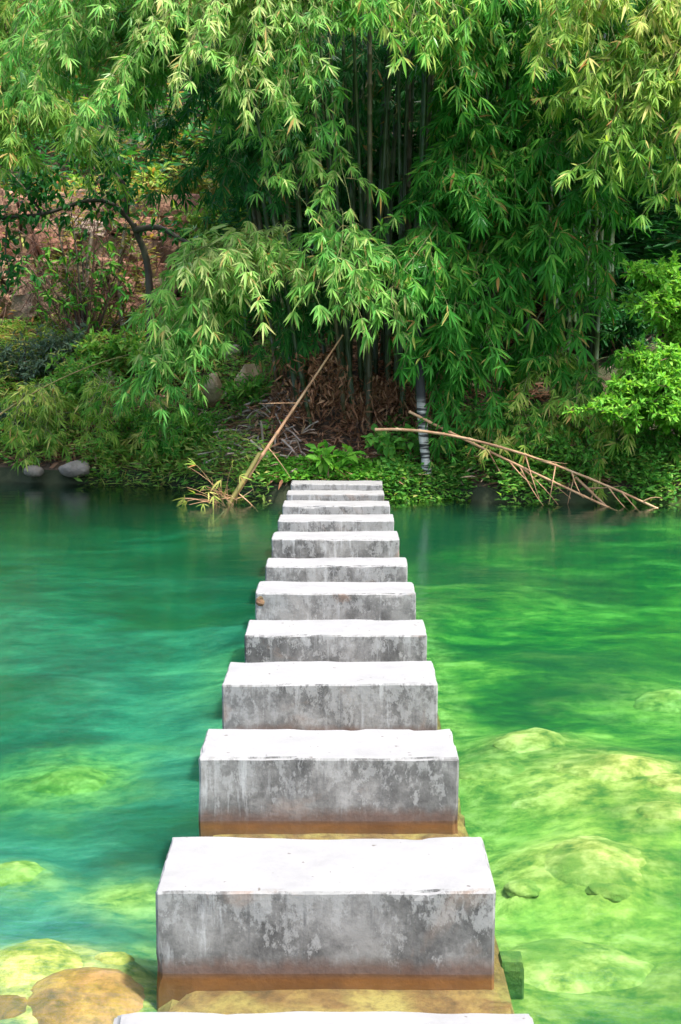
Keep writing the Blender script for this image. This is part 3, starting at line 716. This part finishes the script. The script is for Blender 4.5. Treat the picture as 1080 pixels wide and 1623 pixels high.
# ------------------------------------------------------------------ shrubs
def shrub(name, label, base, tips, leafm, L=.06, ratio=.4, n_tw=14, per=14, spread=.35, cat='shrub', stemm='twig', r0=.012, droop=.0, tone=.5, group=None, upn=.9):
    base = np.asarray(base, float); e = empty(name, base); tag(e, label, cat, group)
    for tip in tips:
        tip = np.asarray(tip, float); T = Tubes(); LV = Leaves(); ln = np.linalg.norm(tip - base)
        ctrl = base + (tip - base) * .5 + UP * ln * .22 + rvec(.05 * ln)
        R = bez(base, ctrl, tip, 9); T.add(R, np.linspace(r0, r0 * .3, 9), 5)
        for k in range(n_tw):
            i = random.randint(3, 8); p0 = R[i]; dr = unit(rvec(1.0) * np.array([1, .8, .6]) + UP * .3); tl = spread * rnd(.4, 1.1)
            Bz = bez(p0, p0 + dr * tl * .5 + UP * tl * .12, p0 + dr * tl - UP * tl * droop, 5); T.add(Bz, np.linspace(r0 * .3, r0 * .12, 5), 3)
            u = RNG.random(per) * 3.99; a = u.astype(int); pp = Bz[a] + (Bz[a + 1] - Bz[a]) * (u - a)[:, None]
            d = unit(dr * .5 + RNG.normal(0, .7, (per, 3)) + np.array([0, -.1, .05 - droop])); nn = np.array([0, -.35, upn]) + RNG.normal(0, .4, (per, 3))
            LL = L * RNG.uniform(.6, 1.25, per); LV.add(pp, d, nn, LL, LL * ratio, np.clip(tone + RNG.normal(0, .22, per), 0, 1), .1)
        st = link('stem', T.mesh('stem', M[stemm], base), e)
        fo = link('foliage', LV.mesh('foliage', M[leafm], base, shape=(.35, .68, 1, .75)), st); fo['kind'] = 'stuff'
    return e
def tips_in(cx, cy, rx, ry, n, Y0, Y1):
    out = []
    for k in range(n):
        a = rnd(0, 6.28); q = math.sqrt(random.random()); out.append(at(cx + rx * q * math.cos(a), cy + ry * q * math.sin(a), rnd(Y0, Y1)))
    return out
p = at(1130, 600, 17.2)
shrub('lime_shrub', 'upper bright lime shrub with tiny leaves below the dark hollow', ground_at(p[0], p[1]), tips_in(1045, 445, 70, 26, 14, 15.5, 16.1) + tips_in(1055, 490, 50, 16, 7, 15.4, 15.9), 'leaf_lime', L=.085, n_tw=22, per=22, spread=.26, upn=1.3, tone=.6)
p = at(1120, 720, 16.6)
shrub('lime_shrub', 'lower bright lime shrub with tiny leaves over the water edge bamboo', ground_at(p[0], p[1]), tips_in(1045, 590, 55, 30, 12, 15.0, 15.7) + tips_in(985, 645, 60, 35, 12, 15.0, 15.6) + tips_in(1060, 640, 40, 30, 7, 15, 15.5), 'leaf_lime', L=.085, n_tw=22, per=22, spread=.26, upn=1.3, tone=.55)
def bush(px, py, Y, h, w, n, leafm, label, **kw):
    p = at(px, py, Y); g = ground_at(p[0], p[1])
    tp = [g + np.array([rnd(-w, w), rnd(-w, w) * .6, h * rnd(.45, 1.0)]) for k in range(n)]
    name = kw.pop('name', 'bush')
    return shrub(name, label, g, tp, leafm, **kw)
G = 'bushes on the bank'
bush(1050, 770, 16.2, .45, .5, 9, 'leaf_herb', 'dark green bush at the water edge under the low bamboo', L=.07, per=16, group=G, tone=.35)
bush(930, 790, 15.95, .35, .4, 7, 'leaf_herb', 'small green bush at the water behind the fallen pole ends', L=.07, per=16, group=G, tone=.4)
bush(790, 760, 16.4, .5, .4, 9, 'leaf_herb', 'leafy green bush at the water beside the ringed trunk', L=.08, per=16, group=G, tone=.4)
bush(840, 775, 16.1, .4, .5, 8, 'leaf_herb', 'green bush below the crossing of the fallen poles', L=.08, per=14, group=G, tone=.4)
bush(150, 720, 18.9, .75, .55, 10, 'leaf_herb', 'green leafy bush on the bank above the grey boulder', L=.10, ratio=.28, per=16, group=G, tone=.55)
bush(235, 730, 18.3, .6, .5, 10, 'leaf_herb', 'green bush at the waterline beside the leafy one above the grey boulder', L=.10, ratio=.28, per=16, group=G, tone=.5)
bush(290, 735, 18.0, .55, .45, 9, 'leaf_herb', 'narrow leaved bush at the waterline under the hanging pale bough', L=.12, ratio=.2, per=16, group=G, tone=.45)
bush(150, 660, 19.8, .6, .6, 9, 'leaf_herb', 'bright green bush below the bare stemmed shrub', L=.12, ratio=.3, per=14, group=G, tone=.7)
bush(240, 640, 19.7, .6, .5, 9, 'leaf_herb', 'green bush behind the tan upright stone', L=.12, ratio=.3, per=14, group=G, tone=.55)
bush(30, 620, 20.0, .55, .6, 10, 'leaf_grey', 'grey green shrub at the foot of the stone wall', L=.09, ratio=.3, per=18, group=G, tone=.4)
bush(100, 600, 20.2, .5, .5, 9, 'leaf_grey', 'grey green shrub under the bare stemmed shrub, beside its twin', L=.09, ratio=.3, per=18, group=G, tone=.55)
bush(20, 690, 18.9, .6, .5, 8, 'leaf_grey', 'bluish dark shrub behind the young waterside bamboo', L=.1, ratio=.3, per=18, group=G, tone=.25)
bush(985, 600, 18.3, .8, .5, 9, 'leaf_deep_shade', 'dark bush added to darken the hollow between the bare culms and the lime shrubs', L=.14, ratio=.25, per=14, group=G, tone=.2)  # this bush and the next are added to make the hollow dark
bush(1060, 560, 18.8, .9, .5, 9, 'leaf_deep_shade', 'dark bush added to darken the hollow behind the lower lime shrub', L=.14, ratio=.25, per=14, group=G, tone=.25)
bush(390, 700, 18.2, .4, .35, 6, 'leaf_herb', 'small bush with sparse leaves behind the leaning pole', L=.10, ratio=.3, per=9, group=G, tone=.45)
bush(530, 745, 16.15, .32, .3, 7, 'leaf_lime', 'bright broad leaved herb just behind the last stepping block', L=.15, ratio=.42, n_tw=5, per=4, spread=.14, name='broadleaf_herb', cat='herb', stemm='stem_green', r0=.006, tone=.4)
bush(625, 725, 16.4, .35, .3, 6, 'leaf_herb', 'heart leaved green herb on the earth bank beside the ringed trunk', L=.10, ratio=.7, n_tw=5, per=5, spread=.16, name='broadleaf_herb', cat='herb', stemm='stem_green', r0=.006, tone=.4)

HB = 'bushes on the terrace above the wall'
for px, py, Y, lm, lab, tn in [(40, 300, 22.9, 'leaf_gold', 'yellow green bush above the wall at the picture edge', .5), (120, 300, 23.0, 'leaf_autumn', 'rusty orange bush above the wall under the pale boughs', .65), (200, 300, 23.0, 'leaf_gold', 'yellowish bush above the wall beside the rusty orange one', .55),
                               (290, 330, 22.7, 'leaf_autumn', 'yellow brown bush behind the large pale rock', .45), (380, 380, 21.6, 'leaf_gold', 'yellow green bush behind the hanging middle bough', .4)]:
    bush(px, py, Y, 1.7, .9, 13, lm, lab, L=.15, ratio=.3, n_tw=16, per=16, spread=.5, group=HB, tone=tn)
# bare stemmed shrub before the wall
p = at(135, 560, 20.6); g = ground_at(p[0], p[1]); e = empty('bare_shrub', g); tag(e, 'nearly bare dark stemmed shrub in front of the reddish stone wall', 'shrub')
for tx, ty, r in [(90, 350, .022), (112, 330, .026), (60, 420, .018), (128, 380, .03), (30, 400, .016), (185, 440, .02), (205, 500, .02), (150, 350, .016), (75, 480, .016), (160, 300, .014), (40, 520, .015), (215, 420, .014)] + [(rnd(0, 230), rnd(330, 480), rnd(.007, .013)) for _ in range(34)]:
    tp = at(tx, ty, 20.8 + rnd(-.4, .4)); R = bez(g, (g + tp) / 2 + UP * .15 + rvec(.08), tp, 9); T = Tubes(); T.add(R, np.linspace(r, r * .35, 9), 6)
    LV = Leaves()
    for k in range(9):
        i = random.randint(3, 8); q = R[i] + unit(rvec(1) + UP * .8) * rnd(.2, .6); T.add(bez(R[i], (R[i] + q) / 2 + rvec(.04), q, 4), np.linspace(r * .35, r * .12, 4), 4)
        if random.random() < .55: LV.add(q, unit(RNG.normal(0, 1, (3, 3)) + [0, -.3, -.4]), RNG.normal(0, .5, (3, 3)) + [0, -.5, .6], RNG.uniform(.10, .2, 3), RNG.uniform(.03, .05, 3), RNG.uniform(.2, .9, 3))
    st = link('stem', T.mesh('stem', M['twig' if r < .017 else 'bark'], g), e)
    if len(LV): fo = link('foliage', LV.mesh('foliage', M['leaf_mid'], g), st); fo['kind'] = 'stuff'

# mossy tree arching over the wall
def limb(parent, base, pts, r0, r1, m='bark', name='branch'):
    P = np.array(pts); n = len(P); t = np.linspace(0, n - 1, (n - 1) * 5 + 1)
    # catmull-rom
    out = []
    for u in t:
        i = min(n - 2, int(u)); f = u - i; a, b_, c, d = P[max(0, i - 1)], P[i], P[i + 1], P[min(n - 1, i + 2)]
        out.append(.5 * (2 * b_ + (c - a) * f + (2 * a - 5 * b_ + 4 * c - d) * f * f + (3 * b_ - a - 3 * c + d) * f ** 3))
    out = np.array(out); T = Tubes(); T.add(out + .012 * fbm(out * 4, 2)[:, None], np.linspace(r0, r1, len(out)), 8)
    return link(name, T.mesh(name, M[m], base), parent), out
p = at(238, 560, 19.9); g = ground_at(p[0], p[1]); g[2] -= .05
tr = empty('leaning_tree', g); tag(tr, 'dark mossy tree with a limb arching over the stone wall', 'tree')
limb(tr, g, [g, at(238, 470, 19.9), at(232, 410, 19.9), at(212, 355, 19.8)], .06, .045, name='trunk')
_, l1 = limb(tr, g, [at(214, 360, 19.8), at(180, 325, 19.7), at(140, 318, 19.6), at(70, 338, 19.5), at(0, 346, 19.5), at(-60, 350, 19.5)], .035, .015)
_, l2 = limb(tr, g, [at(214, 365, 19.8), at(255, 360, 19.6), at(300, 385, 19.4), at(345, 400, 19.3)], .045, .02)
_, l3 = limb(tr, g, [at(200, 340, 19.8), at(195, 290, 19.8), at(150, 240, 19.7), at(120, 200, 19.7)], .045, .015)
_, l4 = limb(tr, g, [at(70, 338, 19.5), at(45, 300, 19.5), at(75, 282, 19.5)], .022, .012)
_, l5 = limb(tr, g, [at(12, 346, 19.5), at(10, 400, 19.4), at(18, 440, 19.4)], .016, .006)
LV = Leaves()
for ln, n in ((l1, 190), (l3, 260), (l2, 60), (l4, 130), (l5, 50)):
    for k in range(n):
        q = ln[random.randint(4, len(ln) - 1)] + rvec(.16); LV.add(q, unit(RNG.normal(0, 1, (2, 3)) + [0, -.2, -.5]), RNG.normal(0, .5, (2, 3)) + [0, -.5, .7], RNG.uniform(.08, .16, 2), RNG.uniform(.04, .07, 2), RNG.uniform(.1, .7, 2))
fo = link('foliage', LV.mesh('foliage', M['leaf_deep_shade'], g, shape=(.4, .7, 1, .7)), tr); fo['kind'] = 'stuff'
for k, (x0, y0, x1, y1, lab) in enumerate([(198, 520, 200, 355, 'pale slender sapling trunk in front of the wall beside the mossy tree'), (142, 520, 146, 370, 'thin pale sapling trunk behind the bare stemmed shrub')]):
    p = at(x0, y0, 21.0); q = ground_at(p[0], p[1]); t = Tubes(); R = bez(q, (q + at(x1, y1, 21)) / 2 + rvec(.05), at(x1, y1, 21.0), 10); t.add(R, np.linspace(.04, .025, 10), 7)
    o = link('sapling', t.mesh('sapling', M['pale_bark'], q)); o.location = q; tag(o, lab, 'sapling', 'pale saplings before the wall')

# ------------------------------------------------------------------ stone wall on the terrace
wl_base = np.array([-7.6, 21.9, float(height(-5, 21.9)) - .3])
sw = empty('stone_wall', wl_base); tag(sw, 'reddish dry stone retaining wall behind the bare stemmed shrub', 'wall')
def warped_stone(seed):
    me = rough_box('stone', 1, 1, -.5, .5, M['wall_stone'], seed, chip=.10, nx=8, ny=5, nz=7, rad=.07)
    r = np.random.default_rng(seed); J = r.uniform(-.17, .17, (2, 2, 2, 3)); co = np.empty(len(me.vertices) * 3, np.float32); me.vertices.foreach_get('co', co); co = co.reshape(-1, 3)
    u = np.clip(co + .5, 0, 1); D = 0
    for a in (0, 1):
        for b_ in (0, 1):
            for c in (0, 1):
                wgt = (u[:, 0] if a else 1 - u[:, 0]) * (u[:, 1] if b_ else 1 - u[:, 1]) * (u[:, 2] if c else 1 - u[:, 2]); D = D + wgt[:, None] * J[a, b_, c]
    co = co + D + .05 * np.stack([fbm(co * 2.5 + seed + k, 3) for k in (0, 5, 9)], -1)
    me.vertices.foreach_set('co', co.astype(np.float32).ravel()); me.update(); return me
STN = [warped_stone(50 + k) for k in range(10)]
zz = 0.0
while zz < 2.35:
    hh = rnd(.16, .42); xx = -rnd(0, .3)
    while xx < 5.2:
        ww = rnd(.2, .75); o = link('stone', random.choice(STN), sw)
        o.scale = (ww * 1.02, rnd(.34, .55), hh * 1.04); o.location = (xx + ww / 2, rnd(-.08, .08) + zz * .2, zz + hh / 2 + rnd(-.06, .06))
        o.rotation_euler = (rnd(-.1, .1), rnd(-.14, .14), rnd(-.15, .15)); xx += ww
    zz += hh * .92
bk = link('earth_fill', rough_box('earth_fill', 5.5, .3, -.2, 2.25, M['soil'], 9, nx=20, ny=3, nz=14), sw); bk.location = (2.6, .30, 0); bk.rotation_euler = (-.2, 0, 0)

# ------------------------------------------------------------------ boulders and stones on the bank
def bank_rock(px, py, Y, rx, ry, m, label, seed, facet=1.0, dy=.8, name='boulder', rxr=0.0):
    rx *= 1.25; ry *= 1.2; c = hit(px, py + ry * .5) + np.array([0, -.10, .06]); s = np.linalg.norm(c - np.array(CAM)) / F_PX; c[2] += ry * s * .3
    return rock(name, label, 'boulder', c, (rx * s, rx * s * dy, ry * s), M[m], seed, rz=seed * .5, rx=rxr, facet=facet, group='boulders on the bank', amp=.12)
bank_rock(342, 628, 18.6, 27, 28, 'boulder', 'tan wedge shaped boulder on the slope above the leaning pole', 21)
bank_rock(395, 600, 18.9, 26, 20, 'boulder', 'flat topped tan boulder beside the wedge shaped one', 22)
bank_rock(177, 600, 19.2, 13, 17, 'boulder', 'tan upright stone on the slope below the bare stemmed shrub', 23)
bank_rock(122, 745, 17.85, 22, 14, 'grey_rock', 'rounded grey boulder standing in the water at the waterline', 24, facet=.3)
bank_rock(58, 752, 17.9, 14, 9, 'grey_rock', 'small grey stone at the waterline beside the rounded grey boulder', 25, facet=.3)
bank_rock(315, 700, 18.1, 18, 11, 'boulder', 'low tan stone near the waterline below the wedge shaped boulder', 26)
bank_rock(260, 655, 18.8, 15, 12, 'boulder', 'small tan stone half hidden by the hanging pale bough', 27)
bank_rock(372, 560, 19.6, 22, 18, 'boulder', 'brown boulder high on the slope behind the flat topped one', 28)
bank_rock(300, 375, 21.6, 40, 28, 'grey_rock', 'large pale rock behind the mossy tree', 29)
bank_rock(1010, 345, 19.8, 26, 22, 'grey_rock', 'pinkish grey rock under the arching golden bamboo', 30)
bank_rock(985, 440, 18.8, 24, 10, 'grey_rock', 'flat pale stone behind the upper lime shrub', 31)
bank_rock(985, 350, 19.6, 14, 24, 'grey_rock', 'upright grey stone beside the pinkish grey rock', 32)

# ------------------------------------------------------------------ poles
def pole(name, label, pts, r0, r1, m, node=.3, twigs=(), leaves=None, cat='pole', group=None):
    P = [np.asarray(q, float) for q in pts]; base = P[0]; e = empty(name, base); tag(e, label, cat, group)
    a, b_ = P[0], P[-1]; c = P[1] if len(P) > 2 else (a + b_) / 2
    ln = np.linalg.norm(b_ - a); n = max(4, int(ln / node)); C = bez(a, c, b_, n + 1); t = unit(np.gradient(C, axis=0)); pp = []; rr = []
    for k in range(n + 1):
        r = r0 + (r1 - r0) * k / n
        for o_, q in ((-.012, .98), (0, 1.32), (.012, .98)): pp.append(C[k] + t[k] * o_); rr.append(r * q)
    T = Tubes(); T.add(pp, rr, 8); link('stalk', T.mesh('stalk', M[m], base), e)
    for (s, end) in twigs:
        i = s * n; k = min(n - 1, int(i)); p0 = C[k] + (C[k + 1] - C[k]) * (i - k); end = np.asarray(end)
        T = Tubes(); T.add(bez(p0, (p0 + end) / 2 + rvec(.03), end, 6), np.linspace(r1 * .8, .002, 6), 4); link('twig', T.mesh('twig', M[m], base), e)
    return e, base
e, pb = pole('leaning_pole', 'tall dry bamboo pole leaning out of the water against the clump', [at(352, 818, 15.6), at(430, 700, 15.9), at(543, 532, 16.4)], .026, .010, 'pole',
     twigs=[(.42, at(462, 760, 15.9)), (.42, at(445, 715, 15.8)), (.66, at(410, 640, 16)), (.1, at(402, 775, 15.6)), (.05, at(330, 835, 15.3)), (.12, at(300, 800, 15.2)), (.15, at(410, 812, 15.4)), (.08, at(345, 770, 15.3))])
LV = Leaves(); T = Tubes()
for k in range(26):
    q = at(rnd(280, 385), rnd(735, 800), rnd(15.1, 15.5)); p0 = at(rnd(340, 375), rnd(785, 808), 15.55); T.add(bez(p0, (p0 + q) / 2 + UP * .06, q, 5), np.linspace(.004, .002, 5), 4)
    if k % 2: fan(LV, q, unit(q - p0), .17, .85, rnd(.4, .98), 4)
o = link('tuft_stems', T.mesh('tuft_stems', M['pole'], pb), e); o2 = link('foliage', LV.mesh('foliage', M['leaf_gold'], pb), o); o2['kind'] = 'stuff'; o2['label'] = 'yellowed leaf tuft at the foot of the leaning pole'
# mossy underside sleeve at the foot
T = Tubes(); T.add(bez(at(362, 800, 15.62), at(385, 765, 15.68), at(412, 718, 15.8), 8), np.linspace(.029, .024, 8), 8); link('mossy_sleeve', T.mesh('mossy_sleeve', M['pole_mossy'], pb), e)
FP = 'fallen bamboo poles in the water'
pole('fallen_pole', 'longest reddish fallen bamboo pole lying from the ringed trunk into the water', [at(596, 681, 16.0), at(760, 672, 15.9), at(1042, 806, 15.3)], .018, .013, 'pole', group=FP,
     twigs=[(.86, at(1000, 812, 15.3)), (.9, at(1015, 812, 15.2)), (.7, at(870, 800, 15.4)), (.6, at(855, 790, 15.4)), (.6, at(900, 735, 15.4)), (.75, at(925, 790, 15.3)), (.96, at(1050, 790, 15.2))])
pole('fallen_pole', 'fallen bamboo pole crossing under the longest one and ending first in the water', [at(650, 653, 16.2), at(770, 715, 15.8), at(977, 810, 15.35)], .017, .013, 'pole', group=FP,
     twigs=[(.45, at(818, 790, 15.7)), (.6, at(885, 800, 15.5)), (.6, at(862, 802, 15.5)), (.7, at(905, 790, 15.5)), (.55, at(845, 768, 15.5)), (.9, at(940, 775, 15.4))])
pole('fallen_pole', 'short thick reddish stalk slanting into the water behind the crossed poles', [at(868, 714, 16.1), at(905, 750, 15.9), at(965, 806, 15.5)], .022, .013, 'pole', group=FP,
     twigs=[(.5, at(900, 800, 15.6)), (.7, at(985, 770, 15.5))])
pole('fallen_pole', 'short brown stalk arching above the crossed poles beside the green culms', [at(752, 657, 16.6), at(800, 655, 16.5), at(838, 690, 16.3)], .016, .010, 'pole', group=FP)
# ringed trunk in the water edge
p0 = atz(681, 790, 0); p0[2] = -.5
T = Tubes(); Y = p0[1]; R = np.array([p0, atz(681, 790, 0), at(672, 700, Y + .05), at(667, 620, Y + .1), at(665, 575, Y + .2), at(666, 520, Y + .45), at(668, 470, Y + .9), at(674, 430, Y + 1.4)])
tt = np.linspace(0, 7, 60); RR = np.stack([np.interp(tt, range(8), R[:, k]) for k in range(3)], -1)
T.add(RR, np.linspace(.062, .045, 60) * (1 + .10 * vnoise(RR * 9)), 10)
o = link('ringed_trunk', T.mesh('ringed_trunk', M['ringed'], (p0[0], p0[1], 0))); o.location = (p0[0], p0[1], 0)
tag(o, 'slim dark trunk with pale rings at the water edge beside the last blocks', 'trunk')

# ------------------------------------------------------------------ roots on the right slope
for k, (pts, lab) in enumerate([([(960, 470), (985, 520), (970, 575)], 'pale root hanging at the dark hollow, closest to the bamboo culms'), ([(1000, 480), (1030, 525), (1015, 580)], 'root in the middle of the dark hollow between the lime shrubs'),
                                ([(1075, 500), (1035, 545), (960, 590)], 'long root running down across the dark hollow between the lime shrubs'), ([(1070, 480), (1060, 520), (1075, 570)], 'root at the picture edge between the lime shrubs')]):
    P = [hit(x, y) + np.array([0, -.08, .03]) for j, (x, y) in enumerate(pts)]; T = Tubes(); T.add(bez(P[0], P[1] + rvec(.1), P[2], 10), np.linspace(.022, .008, 10), 6)
    o = link('root', T.mesh('root', M['root'], P[0])); o.location = P[0]; tag(o, lab, 'root', 'roots in the hollow')

# ------------------------------------------------------------------ uncountable cover
def scatter(name, label, n, xr, tr_, leafm, L, ratio, lift, tone, dens=None, flat=False, seed=1):
    r = np.random.default_rng(seed); x = r.uniform(*xr, n); y = shore(x) + r.uniform(*tr_, n)
    if dens is not None:
        k = dens(x, y); x, y = x[k], y[k]
    z = height(x, y); n = len(x); p = np.stack([x, y, z + r.uniform(*lift, n)], -1)
    LV = Leaves(); d = r.normal(0, 1, (n, 3)); d[:, 2] = d[:, 2] * .25 if flat else np.abs(d[:, 2]) * .5 - .1
    nn = r.normal(0, .35, (n, 3)) + [0, -.3, 1]
    LL = r.uniform(*L, n); LV.add(p, unit(d), nn, LL, LL * ratio * r.uniform(.7, 1.3, n), np.clip(r.normal(tone, .25, n), 0, 1), .1)
    o = link(name, LV.mesh(name, M[leafm], lite=True)); tag(o, label, kind='stuff'); return o
clus = lambda f, th, s=0: (lambda x, y: fbm(np.stack([x * f, y * f, x * 0 + s], -1), 3) > th)
scatter('leaf_litter', 'dry brown bamboo leaves littering the earth bank', 32000, (-6.5, 3.2), (.15, 6.5), 'leaf_dead', (.08, .26), .15, (.01, .07), .62, flat=True)
scatter('ground_cover', 'small green leaves covering the bank', 30000, (-6.5, -.7), (.1, 4.5), 'leaf_herb', (.04, .11), .4, (.02, .20), .66, clus(1.3, .0, 2), seed=2)
scatter('ground_cover', 'low green plants along the waterline under the bamboo', 9000, (.5, 5.5), (.05, 1.3), 'leaf_herb', (.04, .10), .5, (.02, .2), .35, clus(1.6, -.1, 5), seed=3)
scatter('ground_cover', 'bright green ground plants carpeting the bank behind the last block', 5200, (-.9, .75), (.12, .62), 'leaf_lime', (.03, .08), .6, (.02, .10), .3, clus(1.6, -.5, 5), seed=4)
scatter('grass', 'thin grass on the bank beside the waterside bamboo', 16000, (-6, -.9), (-.1, 3.5), 'leaf_gold', (.14, .38), .05, (.0, .16), .55, clus(1.1, -.05, 8), seed=5)
scatter('hillside_undergrowth', 'yellow and rust coloured undergrowth on the hillside', 30000, (-11, 8), (5.6, 13), 'leaf_autumn', (.10, .26), .32, (.05, .9), .35, clus(.7, -.05, 4), seed=6)
scatter('hillside_undergrowth', 'dark green undergrowth on the hillside', 42000, (-12, 12), (5.0, 15), 'leaf_deep_shade', (.14, .34), .3, (.05, 1.3), .4, clus(.6, -.2, 9), seed=7)

scatter('waterline_plants', 'leafy creeping plants hanging over the waterline', 6500, (-6.5, -.75), (-.15, .45), 'leaf_herb', (.05, .15), .26, (.03, .42), .72, clus(1.4, .05, 12), seed=8)
scatter('waterline_plants', 'leafy creeping plants hanging over the waterline under the low bamboo', 5500, (1.35, 6), (-.12, .3), 'leaf_herb', (.05, .13), .34, (.03, .38), .5, clus(1.4, .0, 15), seed=9)
scatter('hanging_undergrowth', 'mixed yellow green undergrowth on the slope above the pool', 15000, (-6.5, -1.6), (.5, 3.2), 'leaf_gold', (.08, .2), .16, (.05, .45), .6, clus(1.0, .05, 21), seed=10)
scatter('backdrop', 'dark leafy thicket added to stand in for the shade behind the bamboo culms', 36000, (-1.8, 5.2), (3.2, 6.0), 'leaf_deep_shade', (.16, .36), .2, (.1, 3.9), .25, clus(.8, -.35, 33), seed=12)  # dark leaves added so the ground behind the culms looks shaded
# dry twigs over the wall
T = Tubes()
for k in range(170):
    q = at(rnd(-20, 250), rnd(330, 560), rnd(20.9, 21.5)); d = unit(np.array([rnd(-.7, .7), rnd(-.2, .2), rnd(.3, 1.0)])); ln = rnd(.3, 1.1)
    T.add(bez(q, q + d * ln * .5 + rvec(.08), q + d * ln + rvec(.05), 6), np.linspace(.007, .003, 6) * rnd(.7, 1.5), 4)
tag(link('dry_twigs', T.mesh('dry_twigs', M['twig'])), 'tangle of thin dry reddish twigs in front of the stone wall', kind='stuff')
scatter('wall_creeper', 'sparse yellow green creeper leaves over the stone wall', 5000, (-6.6, -2.6), (2.9, 3.5), 'leaf_autumn', (.05, .14), .35, (.1, 2.3), .4, clus(1.5, .0, 41), seed=13)
# broken dry sticks on the slope behind the leaning pole
T = Tubes()
for k in range(150):
    q = hit(rnd(320, 480), rnd(620, 755)); d = unit(rvec(1) * np.array([1, .6, .35])); ln = rnd(.12, .45); T.add(np.array([q, q + d * ln * .5 + UP * .02, q + d * ln]) + UP * .05, rnd(.005, .016), 5)
tag(link('dry_sticks', T.mesh('dry_sticks', M['pale_bark'])), 'broken dry sticks and sheaths heaped on the slope behind the leaning pole', kind='stuff')

scatter('waterline_plants', 'low creeping plants on the earth edge between the last block and the ringed trunk', 2600, (.5, 1.5), (-.05, .35), 'leaf_herb', (.04, .09), .5, (.01, .12), .45, seed=11)
